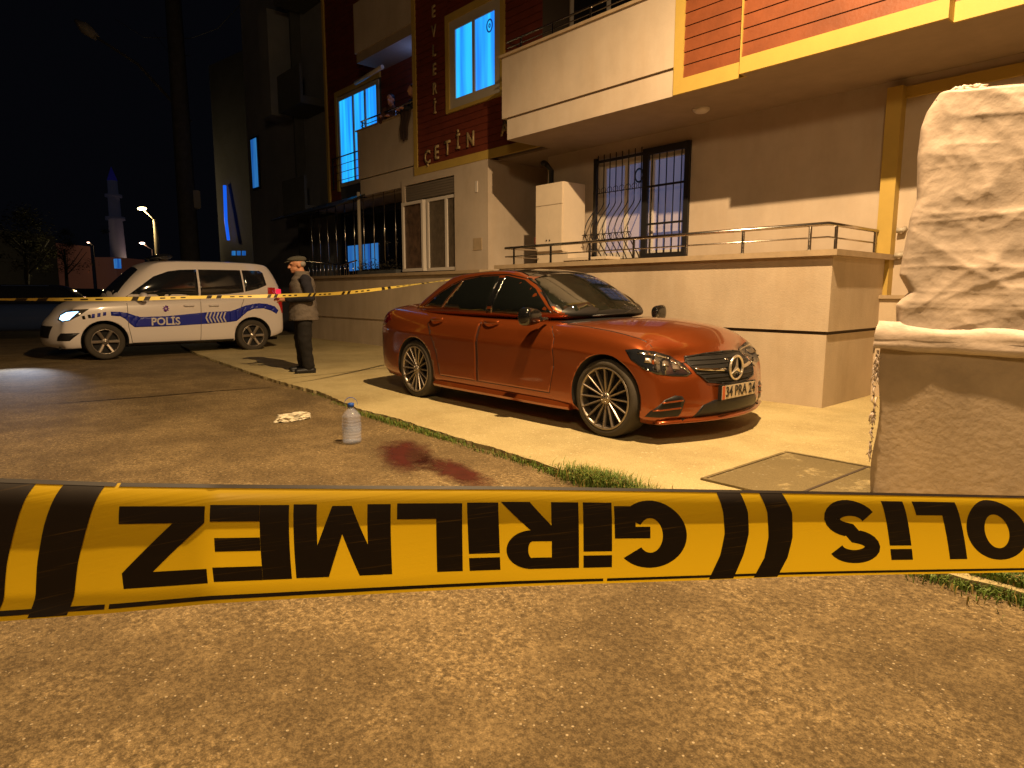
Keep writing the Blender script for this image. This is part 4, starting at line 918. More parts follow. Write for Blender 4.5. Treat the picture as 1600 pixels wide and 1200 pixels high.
# ------------------------------------------------------------------ near barrier tape
def clampx(u, xs, ys):
    if u <= xs[0]: t = (u-xs[0])/(xs[1]-xs[0]); return ys[0]+(ys[1]-ys[0])*t
    if u >= xs[-1]: t = (u-xs[-1])/(xs[-1]-xs[-2]); return ys[-1]+(ys[-1]-ys[-2])*t
    return interp(u, xs, ys)
UK = [0,170,320,800,1240,1600]; VK = [757,763,764.5,767,772.5,780]; DK = [2.837,2.60,2.40,2.06,1.777,1.568]
nrm = (-cF).normalized()
TW = .075
def tape(u, f, off=0):
    d = 1/clampx(u, UK, DK); p = at(u, clampx(u, UK, VK), d)
    c = .0100*math.exp(-f/.075) - .0025*math.sin(math.pi*f) + .0005*math.sin(u*.009+f*2) - (.007*max(0, (f-.84)/.16)**1.5*max(0, 1-u/900))
    if off:
        dc = -.0100/.075*math.exp(-f/.075) - .0025*math.pi*math.cos(math.pi*f); n = (nrm*TW + V((0,0,-dc))).normalized()
        return p - V((0,0,TW*f)) - nrm*c + n*off
    return p - V((0,0,TW*f)) - nrm*c
tape_n = thing('barrier_tape', at(800, 845, .48), 'wide yellow barrier tape with black upside-down lettering stretched across the foreground', 'tape')
def tape_mat():
    m = M('tape_film', (.70,.48,.014), .38, spec=.4); nt = m.node_tree; b = nt.nodes['Principled BSDF']
    b.inputs['Subsurface Weight'].default_value = 0
    n = nt.nodes.new('ShaderNodeTexNoise'); mp = nt.nodes.new('ShaderNodeMapping'); tc = nt.nodes.new('ShaderNodeTexCoord'); mp.inputs['Scale'].default_value = (3, 3, 260)
    n.inputs['Scale'].default_value = 1.5; bp = nt.nodes.new('ShaderNodeBump'); bp.inputs['Strength'].default_value = .12; bp.inputs['Distance'].default_value = .002
    nt.links.new(tc.outputs['Object'], mp.inputs[0]); nt.links.new(mp.outputs[0], n.inputs[0]); nt.links.new(n.outputs[0], bp.inputs['Height']); nt.links.new(bp.outputs[0], b.inputs['Normal'])
    tr = nt.nodes.new('ShaderNodeBsdfTranslucent'); tr.inputs[0].default_value = (.80,.52,.012,1); mx = nt.nodes.new('ShaderNodeMixShader'); mx.inputs[0].default_value = .45
    out = nt.nodes['Material Output']; nt.links.new(b.outputs[0], mx.inputs[1]); nt.links.new(tr.outputs[0], mx.inputs[2]); nt.links.new(mx.outputs[0], out.inputs[0])
    return m
m_tape = tape_mat()
m_ink = M('tape_ink', (.012,.008,.006), .5, spec=.3)
nt = m_ink.node_tree; b = nt.nodes['Principled BSDF']; n = nt.nodes.new('ShaderNodeTexNoise'); mp = nt.nodes.new('ShaderNodeMapping'); tc = nt.nodes.new('ShaderNodeTexCoord'); mp.inputs['Scale'].default_value = (14, 14, 900)
n.inputs['Scale'].default_value = 1; n.inputs['Detail'].default_value = 4; r = nt.nodes.new('ShaderNodeValToRGB'); r.color_ramp.elements[0].position = .60; r.color_ramp.elements[1].position = .78; r.color_ramp.elements[0].color = (.014,.009,.006,1); r.color_ramp.elements[1].color = (.10,.055,.01,1)
nt.links.new(tc.outputs['Object'], mp.inputs[0]); nt.links.new(mp.outputs[0], n.inputs[0]); nt.links.new(n.outputs[0], r.inputs[0]); nt.links.new(r.outputs[0], b.inputs['Base Color'])
mb = MB(); US = [-900+20*i for i in range(161)]; FS = [i/40 for i in range(41)]
gr_ = [[mb.bm.verts.new(tape(u, f)) for f in FS] for u in US]
for i in range(len(US)-1):
    for j in range(len(FS)-1): f = mb.bm.faces.new((gr_[i][j], gr_[i+1][j], gr_[i+1][j+1], gr_[i][j+1])); f.smooth = True
mb.build('film', m_tape, tape_n)
def sector(cx, cy, ro, ri, a0, a1, n=26):
    out = []; P = lambda r, a: (cx+r[0]*math.cos(math.radians(a)), cy+r[1]*math.sin(math.radians(a)))
    for k in range(n):
        a, b = a0+(a1-a0)*k/n, a0+(a1-a0)*(k+1)/n; out.append([P(ro, a), P(ro, b), P(ri, b), P(ri, a)])
    return out
def rect(x0, x1, y0, y1): return [[(x0,y0),(x1,y0),(x1,y1),(x0,y1)]]
LET = {
 'Z': [rect(0,1,.80,1), rect(0,1,0,.20), [[(0,.2),(.37,.2),(1,.8),(.63,.8)]]],
 'E': [rect(0,.37,0,1), rect(.37,1,.80,1), rect(.37,.95,.41,.59), rect(.37,1,0,.20)],
 'M': [rect(0,.24,0,1), rect(.76,1,0,1), [[(.10,1),(.34,1),(.60,.02),(.40,.02)]], [[(.90,1),(.66,1),(.40,.02),(.60,.02)]]],
 'L': [rect(0,.40,0,1), rect(.40,1,0,.21)],
 'İ': [rect(0,1,0,.74), rect(0,1,.80,1)],
 'R': [rect(0,.36,0,1), rect(.36,.62,.82,1), rect(.36,.62,.40,.57), sector(.62,.70,(.34,.30),(.05,.125),-90,90), [[(.30,.40),(.62,.42),(1.02,0),(.64,0)]]],
 'P': [rect(0,.34,0,1), rect(.34,.60,.81,1), rect(.34,.60,.36,.54), sector(.60,.68,(.38,.32),(.08,.135),-90,90)],
 'O': [sector(.5,.5,(.5,.52),(.20,.30),0,360,44)],
 'G': [sector(.5,.5,(.5,.52),(.17,.27),42,322,40), rect(.70,.99,.06,.50), rect(.50,.99,.36,.54)],
 'S': [ribbon(arc(.5,.73,.36,.175,15,262,18)+arc(.5,.27,.36,.175,82,-165,18), (.31,.235))],
}
def tape_print(strokes, u0, u1, f0, f1, shear=0, name='lettering'):
    mb = MB()
    for n, st in enumerate(strokes):
        bm = flat_poly(st) if False else bmesh.new()
        for p in st:
            bm.faces.new([bm.verts.new((x, y, 0)) for x, y in p])
        grid_cut(bm, .0625)
        for v in bm.verts:
            a, b = v.co.x, v.co.y; f = f0+(f1-f0)*b; u = u1-(u1-u0)*a+shear*(f-.45); v.co = tape(u, f, .00035+.00008*n)
        mb._add(bm)
    return mb.build(name, m_ink, tape_n, smooth=True)
for ch, u0, u1, f0, f1, sh in (('Z',183,318,.15,.83,-2),('E',327,451,.14,.82,0),('M',458,610,.135,.815,0),('L',620,722,.13,.81,0),('İ',731,780,.125,.81,5),('R',786,905,.12,.81,3),('İ',912,957,.12,.81,3),('G',960,1074,.11,.815,5),
        ('S',1294,1374,.085,.82,26),('İ',1390,1424,.075,.80,28),('L',1440,1508,.075,.80,32),('O',1514,1608,.06,.80,30),('P',1622,1712,.06,.80,30)):
    tape_print(LET[ch], u0, u1, f0, f1, sh)
def stripe(pts):   # pts: (f, u_left, u_right)
    mb = MB(); rows = []
    for k in range(25):
        f = k/24; a = interp(f, [p[0] for p in pts], [p[1] for p in pts]); b = interp(f, [p[0] for p in pts], [p[2] for p in pts])
        rows.append([mb.bm.verts.new(tape(a+(b-a)*t/4, f*.985+.005, .0005)) for t in range(5)])
    for i in range(24):
        for k in range(4): mb.bm.faces.new((rows[i][k], rows[i][k+1], rows[i+1][k+1], rows[i+1][k]))
    return mb.build('slanted_bar', m_ink, tape_n, smooth=True)
stripe([(0,86,152),(.3,66,134),(.6,50,115),(1,34,96)]); stripe([(0,-30,42),(.3,-48,22),(.6,-66,2),(1,-84,-18)])
stripe([(0,1123,1160),(.2,1130,1169),(.45,1133,1171),(.7,1128,1165),(1,1113,1152)]); stripe([(0,1190,1226),(.2,1199,1238),(.5,1202,1240),(.75,1198,1235),(1,1184,1222)])
stripe([(0,1830,1875),(.5,1850,1890),(1,1860,1900)]); stripe([(0,-420,-340),(1,-450,-380)])
def edge_line(u0, u1, f0, f1):
    mb = MB(); n = max(2, int((u1-u0)/20)); a = [mb.bm.verts.new(tape(u0+(u1-u0)*k/n, f0, .0006)) for k in range(n+1)]; b = [mb.bm.verts.new(tape(u0+(u1-u0)*k/n, f1, .0006)) for k in range(n+1)]
    for k in range(n): mb.bm.faces.new((a[k], a[k+1], b[k+1], b[k]))
    mb.build('border_line', m_ink, tape_n, smooth=True)
for a, b in ((-600,168),(174,2200)): edge_line(a, b, .001, .022)
for a, b in ((-600,154),(161,945),(951,2200)): edge_line(a, b, .935, .968)
# ------------------------------------------------------------------ far barrier tape
P2 = [(-8.3,-3.2,1.22),(-8.05,-1.4,1.16),(-7.75,.4,1.137),(-7.55,1.4,1.135),(-7.42,2.1,1.15),(-7.36,2.75,1.158),(-7.25,3.2,1.172),(-7.22,3.6,1.188),(-7.52,4.3,1.237),(-8.05,5.27,1.318),(-8.5,6.2,1.40),(-9.1,7.45,1.52)]
def catm(P, n=14):
    out = []; P = [V(p) for p in P]
    for i in range(len(P)-1):
        p0, p1, p2, p3 = P[max(i-1,0)], P[i], P[i+1], P[min(i+2, len(P)-1)]
        for k in range(n):
            t = k/n; out.append(.5*((2*p1)+(p2-p0)*t+(2*p0-5*p1+4*p2-p3)*t*t+(3*p1-p0-3*p2+p3)*t**3))
    return out+[P[-1]]
cp = catm(P2); m_tape2 = M('far_tape_film', (.55,.42,.08), .5)
tf = thing('barrier_tape', (-7.5,2,1.1), 'thin sagging barrier tape strung from the street past the standing man to the block', 'tape')
def twist(i): return .85*math.sin(i*.083)+.55*math.sin(i*.031+1)
mb = MB(); prev = None; LS = []
for i, p in enumerate(cp):
    t = (cp[min(i+1, len(cp)-1)]-cp[max(i-1, 0)]).normalized(); n = t.cross(V((0,0,1))).normalized(); a = twist(i); w = .020
    d = V((0,0,1))*math.cos(a)+n*math.sin(a); LS.append((p, d, t, t.cross(d)))
    r = (mb.bm.verts.new(p-d*w), mb.bm.verts.new(p+d*w))
    if prev: mb.bm.faces.new((prev[0], r[0], r[1], prev[1])).smooth = True
    prev = r
mb.build('film', m_tape2, tf)
def far_print(i0, i1, lo, hi, lean=0):
    mb = MB(); a = None
    for i in range(i0, i1+1):
        p, d, t, n = LS[i]; s = .0012
        for sg in (-1, 1): pass
        r = [mb.bm.verts.new(p+d*lo+n*s), mb.bm.verts.new(p+d*hi+n*s+t*lean), mb.bm.verts.new(p+d*lo-n*s), mb.bm.verts.new(p+d*hi-n*s+t*lean)]
        if a: mb.bm.faces.new((a[0], r[0], r[1], a[1])); mb.bm.faces.new((a[2], r[2], r[3], a[3]))
        a = r
    mb.build('printed_mark', m_ink, tf, norm=False)
i = 2
while i < len(LS)-6:
    far_print(i, i+1, -.019, .019, .02); 
    if i+3 < len(LS)-1: far_print(i+2, i+3, -.019, .019, .02)
    for k in range(5, 11, 2):
        if i+k+1 < len(LS): far_print(i+k, i+k+1, -.007, .007)
    i += 14
# ------------------------------------------------------------------ people
def person(label, loc, facing, cloth, hat=None, vest=None, pose=None, vox=.008, group=None, held=None, sc=1.0):
    """local frame: x right, y forward, z up; joints in metres"""
    root = thing('person', loc, label, 'person', group); root.rotation_euler = (0, 0, facing); q = dict(
        hipL=(-.10,0,.92), hipR=(.10,0,.92), kneL=(-.11,.02,.50), kneR=(.11,.03,.50), ankL=(-.11,-.02,.09), ankR=(.12,0,.09),
        pel=(0,0,.95), wst=(0,.0,1.10), chs=(0,.0,1.30), nek=(0,.0,1.46), hed=(0,.035,1.60),
        shL=(-.19,0,1.40), shR=(.19,0,1.40), elL=(-.24,-.02,1.12), elR=(.24,-.02,1.12), wrL=(-.16,.22,1.08), wrR=(.12,.25,1.12), yaw=0, tilt=0)
    q.update(pose or {}); Q = {k: (V(v) if isinstance(v, tuple) else v) for k, v in q.items()}
    def keep(mb, name, mat, vx=vox, sm=6, parent=root):
        o = mb.build(name, mat); fold = name in ('jumper', 'trousers', 'vest'); o.modifiers.new('r', 'REMESH').mode = 'VOXEL'; o.modifiers['r'].voxel_size = vx; s = o.modifiers.new('s', 'SMOOTH'); s.iterations = sm; s.factor = .5
        apply_mods(o); o.parent = parent
        if fold:
            ns = [v.normal.copy() for v in o.data.vertices]
            for v, n_ in zip(o.data.vertices, ns): p_ = v.co; v.co = p_ + n_*(.010*ridged(V((p_.x*4, p_.y*4, p_.z*9+3*p_.x)))-.004 + .006*NZ.noise(p_*13))
        for p in o.data.polygons: p.use_smooth = True
        return o
    B = MB(); hr = Matrix.Rotation(Q['yaw'], 3, 'Z') @ Matrix.Rotation(Q['tilt'], 3, 'X'); H = Q['hed']; hp = lambda x, y, z: H + hr @ V((x, y, z))
    # body core
    B.loft([[c + V((rx*math.cos(a), ry*math.sin(a), 0)) for a in [2*math.pi*k/20 for k in range(20)]] for c, rx, ry in ((Q['pel']+V((0,0,-.10)),.14,.10),(Q['pel'],.165,.12),(Q['wst'],.15,.115),(Q['chs'],.17,.125),(Q['chs']+V((0,0,.10)),.165,.105),(Q['nek']+V((0,0,-.03)),.07,.065))])
    B.cap(Q['nek']+V((0,-.01,-.06)), H+V((0,-.02,-.05)), .062, .056)
    B.ell(hp(0,-.005,.035), .076,.095,.092, rot=hr); B.ell(hp(0,.025,-.045), .058,.066,.062, rot=hr); B.ell(hp(0,.07,-.085), .03,.022,.022, rot=hr)
    B.cap(hp(0,.092,.02), hp(0,.112,-.022), .011, .016); B.cap(hp(-.02,.088,-.055), hp(.02,.088,-.055), .011,.011)
    for s in (-1, 1):
        B.ell(hp(s*.078,-.01,0), .012,.022,.034, rot=hr); B.cap(hp(s*.012,.088,.034), hp(s*.045,.078,.036), .011,.011)
    for s in 'LR':
        sg = -1 if s == 'L' else 1
        B.cap(Q['sh'+s], Q['el'+s], .050, .040); B.cap(Q['el'+s], Q['wr'+s], .040, .026)
        B.cap(Q['hip'+s], Q['kne'+s], .085, .056); B.cap(Q['kne'+s], Q['ank'+s], .054, .036)
        a = Q['ank'+s]; B.cap(a+V((0,-.03,-.05)), a+V((sg*.01,.13,-.06)), .038, .032)
        # hand: palm, four fingers of different lengths, thumb
        w = Q['wr'+s]; d = (w-Q['el'+s]).normalized(); sd = d.cross(V((0,0,1))).normalized(); un = sd.cross(d).normalized()
        B.cap(w, w+d*.075, .025, .030); pm = w+d*.085
        for k, ln in enumerate((.062,.072,.068,.052)):
            o_ = pm + sd*(.030-.020*k); m_ = o_+d*ln*.5-un*.012; B.cap(o_, m_, .0095, .0088, 8); B.cap(m_, m_+d*ln*.25-un*ln*.42, .0088, .0075, 8)
        tb = w+d*.03+sd*(-sg*.028); B.cap(tb, tb+d*.04-sd*sg*.014-un*.012, .011, .009, 8); B.cap(tb+d*.04-sd*sg*.014-un*.012, tb+d*.058-sd*sg*.004-un*.03, .009, .008, 8)
    body = keep(B, 'body', m_skin, vox)
    T = MB()
    for s in 'LR':
        T.cap(Q['hip'+s]+V((0,0,.0)), Q['kne'+s], .098, .084); T.cap(Q['kne'+s], Q['ank'+s]+V((0,.0,.0)), .082, .070)
    T.ell(Q['pel']+V((0,0,-.02)), .172,.135,.14); keep(T, 'trousers', cloth[1], .012, 5)
    J = MB()
    J.loft([[c + V((rx*math.cos(a), ry*math.sin(a), 0)) for a in [2*math.pi*k/24 for k in range(24)]] for c, rx, ry in ((Q['pel']+V((0,.0,-.02)),.175,.135),(Q['wst'],.178,.140),(Q['chs'],.195,.142),(Q['chs']+V((0,0,.10)),.19,.12),(Q['nek']+V((0,0,-.02)),.085,.078),(Q['nek']+V((0,0,.02)),.072,.07))])
    for s in 'LR': J.cap(Q['sh'+s], Q['el'+s], .072, .058); J.cap(Q['el'+s], Q['wr'+s], .058, .042)
    keep(J, 'jumper', cloth[0], .012, 5)
    if vest:
        Vt = MB(); Vt.loft([[c + V((rx*math.cos(a), ry*math.sin(a), 0)) for a in [2*math.pi*k/24 for k in range(24)]] for c, rx, ry in ((Q['pel']+V((0,0,-.16)),.228,.185),(Q['pel']+V((0,0,-.02)),.218,.178),(Q['wst'],.20,.158),(Q['chs'],.205,.158),(Q['chs']+V((0,0,.10)),.170,.135),(Q['nek']+V((0,0,-.02)),.105,.10),(Q['nek']+V((0,.0,.045)),.088,.085))])
        vo = keep(Vt, 'vest', vest, .012, 4)
        cl = MB(); cl.loft([[Q['nek'] + V((rr*math.cos(a), rr*math.sin(a), z)) for a in [2*math.pi*k/20 for k in range(20)]] for rr, z in ((.092,0),(.094,.05),(.080,.052),(.078,.01))]); c_ = cl.build('collar', vest); c_.parent = vo
    sh = MB()
    for s in 'LR':
        a = Q['ank'+s]; sg = -1 if s == 'L' else 1; k = MB(); k.cap(a+V((0,-.04,-.045)), a+V((sg*.012,.15,-.052)), .048, .042); k.box(a.x-.042,a.x+.047,a.y-.085,a.y+.17,a.z-.092,a.z-.07,bev=.01); keep(k, 'shoe', m_black, .01, 3)
    if hat:
        h = MB(); h.ell(hp(0,-.01,.095), .094,.115,.045, rot=hr); h.ell(hp(0,.035,.088), .085,.085,.034, rot=hr); h.ell(hp(0,-.015,.075), .090,.110,.028, rot=hr)
        hh = keep(h, 'flat_cap', hat, .008, 3); b_ = MB(); b_.ell(hp(0,.115,.062), .062,.045,.009, rot=hr @ Matrix.Rotation(math.radians(-14),3,'X')); bo = b_.build('peak', hat); bo.parent = hh
        hs = MB(); hs.ell(hp(0,-.045,.02), .078,.062,.055, rot=hr); keep(hs, 'hair', M('grey_hair', (.25,.22,.19), .9), .008, 3)
    else:
        h = MB(); h.ell(hp(0,-.025,.055), .088,.098,.088, rot=hr); h.ell(hp(0,-.06,-.03), .075,.06,.10, rot=hr); keep(h, 'hair', m_black, .010, 3)
    root.scale = (sc, sc, 1)
    return root, Q
face = math.atan2(-.97, -.22) - math.pi/2
man, MQ = person('elderly man in flat cap and grey vest standing on the pavement holding a phone', (-9.46,4.18,0), face, (m_navy, m_trou), m_capm, m_vest, dict(yaw=math.radians(-4), tilt=math.radians(-6), elR=(.26,-.08,1.13), elL=(-.26,-.04,1.12), wrL=(-.13,.21,1.10), wrR=(.10,.22,1.12), hed=(0,.05,1.595)), sc=1.16)
# phone in his hand
rt = Matrix.Rotation(face, 3, 'Z'); hand = V((-9.46,4.18,0)) + rt @ V((-.01,.385,1.17))
ph = MB(); ph.box(-.037,.037,-.006,.006,-.075,.075,bev=.004); ph = ph.build('mobile_phone', m_gloss); ph.location = hand; ph.rotation_euler = (math.radians(-35), 0, face)
tag(ph, 'mobile phone with a pink lit cover held up in the standing man\'s hands', 'phone')
pk = MB(); pk.box(-.034,.034,-.0085,-.0062,-.07,.07); pk = pk.build('cover', m_pink); pk.parent = ph
pk2 = MB(); pk2.box(-.033,.033,.0062,.0085,-.07,.07); pk2 = pk2.build('cover', m_pink); pk2.parent = ph
# two people leaning on the left balcony
def bal(x, lab, yaw, col, lean): 
    return person(lab, (x, 8.02, 3.80), math.pi+yaw, (col, m_trou), None, None, dict(wst=(0,.02,1.08), chs=(0,lean*.6,1.26), nek=(0,lean,1.40), hed=(0,lean+.07,1.52), shL=(-.19,lean*.9,1.34), shR=(.19,lean*.9,1.34), elL=(-.25,lean+.08,1.10), elR=(.25,lean+.08,1.10), wrL=(-.12,lean+.30,1.12), wrR=(.12,lean+.30,1.12)), .014)
bal(-12.95, 'person in brown top leaning over the left balcony railing beside the lit window', .5, M('brown_top', (.09,.04,.03), .9), .12)
bal(-11.98, 'person in dark clothes at the inner end of the left balcony beside the sign', -.1, m_navy, .10)
# cloth hanging over that balcony
mb = MB(); rows = []
for j in range(9):
    rows.append([mb.bm.verts.new((-12.22+.42*i/10*(1-.35*j/8)+.03*math.sin(j), 7.665+.018*math.sin(i*1.9+j*.4)-(.0), 4.93-.075*j+(.03*math.sin(i*1.1) if j == 8 else 0))) for i in range(11)])
for j in range(8):
    for i in range(10): mb.bm.faces.new((rows[j][i], rows[j][i+1], rows[j+1][i+1], rows[j+1][i])).smooth = True
tag(mb.build('hanging_cloth', M('dark_cloth', (.05,.03,.025), .9), origin=(-12,7.66,4.5)), 'dark cloth hung over the left balcony parapet near the sign wall', 'cloth')
# ------------------------------------------------------------------ litter on the road
bt = thing('water_bottle', (-4.86,2.52,RZ), 'large clear plastic water bottle with blue cap standing on the asphalt', 'bottle')
m_pet = M('clear_plastic', (.62,.68,.90), .12, alpha=.24, coat=1); m_bcap = M('blue_cap', (.02,.09,.45), .4); m_water = M('water', (.6,.68,.85), .05, alpha=.16)
pr = [(0,.02),(.004,.07),(.02,.078)]
for k in range(7): z = .03+.026*k; pr += [(z,.079),(z+.012,.079),(z+.018,.074)]
pr += [(.215,.079),(.235,.075),(.262,.055),(.285,.030),(.292,.022),(.312,.021)]
o = V((-4.86,2.52,RZ+.002)); MB().lathe(pr, o, (0,0,1), 40, caps=True).build('bottle_wall', m_pet, bt)
MB().lathe([(.008,.068),(.03,.073),(.13,.073),(.132,.001)], o, (0,0,1), 30, caps=True).build('water', m_water, bt)
MB().lathe([(.305,.026),(.333,.026),(.336,.02),(.336,.001)], o, (0,0,1), 24, caps=True).build('cap', m_bcap, bt)
MB().lathe([(.10,.0795),(.17,.0795)], o, (0,0,1), 30).build('bottle_label', M('label_film', (.4,.48,.7), .4, alpha=.22), bt)
mb = MB(); mb.loft([[o+V((.03*math.cos(a)*1.0, .045*math.cos(a)*1.0, .322+.06*math.sin(a)))+V((math.cos(b)*.003,0,math.sin(b)*.003)) for b in [2*math.pi*k/6 for k in range(6)]] for a in [math.pi*k/12 for k in range(13)]]); mb.build('carry_handle', m_bcap, bt)
# crumpled paper
def crumple(name, c, sx, sy, sz, mat, label, cat, seed):
    g = bmesh.new(); bmesh.ops.create_icosphere(g, subdivisions=4, radius=1)
    for v in g.verts:
        p = v.co.copy(); n = 1 + .45*NZ.noise(p*1.6+V((seed,0,0))) + .25*ridged(p*3+V((seed,2,0))) - .15; v.co = V((p.x*sx*n, p.y*sy*n, max(p.z, -.35)*sz*n+sz*.3))
    mb = MB(); mb._add(g); o = mb.build(name, mat, smooth=False); o.location = c; return tag(o, label, cat)
crumple('crumpled_paper', (-6.12,2.55,RZ+.01), .07,.17,.05, M('dirty_paper', (.62,.56,.42), .8, var=.4, scale=12), 'crumpled whitish paper lying on the asphalt left of the bottle', 'litter', 3)
# small stones
for k, (x, y) in enumerate(((-3.05,2.62),(-1.55,2.88))):
    crumple('pebble', (x,y,RZ+.004), .022,.016,.012, M('pale_stone', (.6,.52,.4), .8), ('small pale pebble on the asphalt in front of the grass clump','small pale pebble beside the grass patch below the right end of the tape')[k], 'stone', 20+k)
# dried stain on the asphalt: lobed patches a little above the road
m_stain = M('dark_red_stain', (.085,.010,.006), .5, var=.35, scale=9)
st = thing('stain', (-4.2,2.6,RZ), 'dark red spill spread over the asphalt to the right of the bottle', 'stain')
nt = m_stain.node_tree; b = nt.nodes['Principled BSDF']; tc = nt.nodes.new('ShaderNodeTexCoord'); nz = nt.nodes.new('ShaderNodeTexNoise'); nz.inputs['Scale'].default_value = 7; nz.inputs['Detail'].default_value = 10; nz.inputs['Roughness'].default_value = .72
at_ = nt.nodes.new('ShaderNodeAttribute'); at_.attribute_name = 'edge'; ma = nt.nodes.new('ShaderNodeMath'); ma.operation = 'ADD'; rr = nt.nodes.new('ShaderNodeMapRange'); rr.inputs['From Min'].default_value = .66; rr.inputs['From Max'].default_value = 1.12; rr.inputs['To Max'].default_value = .72
nt.links.new(tc.outputs['Object'], nz.inputs['Vector']); nt.links.new(nz.outputs[0], ma.inputs[0]); nt.links.new(at_.outputs['Fac'], ma.inputs[1]); nt.links.new(ma.outputs[0], rr.inputs[0]); nt.links.new(rr.outputs[0], b.inputs['Alpha'])
for n, (cx, cy, rx, ry, an) in enumerate(((-4.22,2.64,.70,.30,-.45),(-3.62,2.64,.70,.20,-.15))):
    mb = MB(); vs = {}; fl_ = mb.bm.verts.layers.float.new('edge')
    for r in range(9):
        for k in range(40):
            a = 2*math.pi*k/40; x, y = rx*r/8*math.cos(a), ry*r/8*math.sin(a); v = mb.bm.verts.new((cx+x*math.cos(an)-y*math.sin(an), cy+x*math.sin(an)+y*math.cos(an), RZ+.004)); v[fl_] = 1-r/8; vs[r, k] = v
    for r in range(8):
        for k in range(40): mb.bm.faces.new((vs[r,k], vs[r,(k+1)%40], vs[r+1,(k+1)%40], vs[r+1,k]))
    mb.build('patch', m_stain, st)
# grass
m_grass = M('grass_blades', (.17,.25,.035), .6, col2=(.07,.12,.02), scale=14)
m_grassd = M('dry_grass', (.28,.20,.05), .7)
def grass(spots, name):
    mb = MB()
    for x, y, n, rx, ry, h in spots:
        for k in range(n):
            bx, by = x+random.gauss(0,rx), y+random.gauss(0,ry); a = random.uniform(0,6.28); hh = h*random.uniform(.35,1.15); ln = hh*random.uniform(.2,.9); w = random.uniform(.0016,.0034)
            d = V((math.cos(a), math.sin(a), 0)); s = V((-d.y, d.x, 0))*w; b0 = V((bx, by, 0 if (by > 3.24 and bx > -1.3) else RZ)); m_ = b0+d*ln*.35+V((0,0,hh*.65)); t_ = b0+d*ln+V((0,0,hh*random.uniform(.6,1)))
            mi = 1 if random.random() < .16 else 0
            mb.face([b0-s, b0+s, m_+s*.8, m_-s*.8], mi); mb.face([m_-s*.8, m_+s*.8, t_], mi)
    return tag(mb.build(name, [m_grass, m_grassd], norm=False), kind='stuff', cat='grass')
grass([(-2.68,3.14,3000,.16,.05,.115),(-2.35,3.12,1200,.08,.035,.08),(-3.0,3.12,400,.14,.025,.05),(-3.42,3.15,260,.12,.02,.055),(-3.9,3.14,160,.2,.02,.035),(-4.6,3.17,600,.22,.02,.045),(-5.2,3.19,700,.25,.025,.055),(-5.7,3.20,420,.2,.02,.05),(-6.4,3.30,150,.2,.02,.04),(-7.3,3.42,80,.3,.02,.03),(-.75,3.24,2600,.16,.06,.045),(-.45,3.24,1800,.2,.03,.05),(.0,3.22,1500,.2,.03,.05),(-.35,3.34,3800,.18,.10,.055),(.15,3.35,3000,.28,.12,.06),(-.2,3.52,2600,.16,.07,.06),(.35,3.6,3500,.3,.12,.07)], 'grass_tufts')['label'] = 'green grass tufts growing along the broken pavement edge'
# fallen leaves near the right tuft
mb = MB()
for k in range(420):
    x, y = random.uniform(-1.0,.3), 3.22+random.gauss(0,.07); a = random.uniform(0,6.28); d = V((math.cos(a), math.sin(a), random.uniform(-.3,.5)))*random.uniform(.006,.013); n = V((-d.y, d.x, 0))*.6; p = V((x, y, RZ+.01+random.random()*.03)); mb.face([p-d, p-n, p+d, p+n])
tag(mb.build('clover_leaves', M('clover', (.10,.13,.02), .6, var=.4, scale=30), norm=False), kind='stuff', cat='leaves')
# loose grit
mb = MB()
for k in range(1400):
    d = random.random()**1.5*5+.2; a = math.radians(41.5+90+random.uniform(-42,42)); x, y = math.cos(a)*0, 0
    c = cF*d + cR*d*random.uniform(-.85,.85); 
    if c.y > 3.0: continue
    r = random.uniform(.0012,.0035); g = bmesh.new(); bmesh.ops.create_cube(g, size=1)
    for v in g.verts: v.co = V((v.co.x*r*random.uniform(.7,1.6), v.co.y*r*random.uniform(.7,1.6), v.co.z*r)) + V((c.x, c.y, RZ+r*.35))
    mb._add(g)
tag(mb.build('grit', M('grit', (.40,.33,.22), .8, var=.4, scale=40)), kind='stuff', cat='grit')
# ------------------------------------------------------------------ beyond: dark blocks, minaret, lamps, cars, pole
def zup(p, z): return V((p.x, p.y, z))
def block(name, a, b, depth, z1, mat, label, cat='building'):
    """upright block whose front runs from a to b (ground points)"""
    a, b = zup(a, 0), zup(b, 0); n = (b-a).cross(V((0,0,1))).normalized(); n = n if n.dot(a) > 0 else -n
    t = thing(name, (a.x, a.y, RZ), label, cat); mb = MB(); q = [a, b, b+n*depth, a+n*depth]
    lo = [zup(p, RZ) for p in q]; hi = [zup(p, z1) for p in q]; mb.face(lo); mb.face(hi)
    for k in range(4): mb.face([lo[k], lo[(k+1) % 4], hi[(k+1) % 4], hi[k]])
    mb.build('wall', mat, t); return t, a, b, n
def onfront(mb, a, b, n, s0, s1, z0, z1, pr=.04):
    d = (b-a).normalized(); P = [a+d*s0, a+d*s1]
    q = [zup(P[0], z0), zup(P[1], z0), zup(P[1], z1), zup(P[0], z1)]; mb.prism([(0,0),(1,0),(1,1),(0,1)], lambda x, y, dd: (P[0]*(1-x)+P[1]*x)*1 + V((0,0,(z0+(z1-z0)*y))) - n*(pr*(1-dd) if dd < 2 else 0), 1)
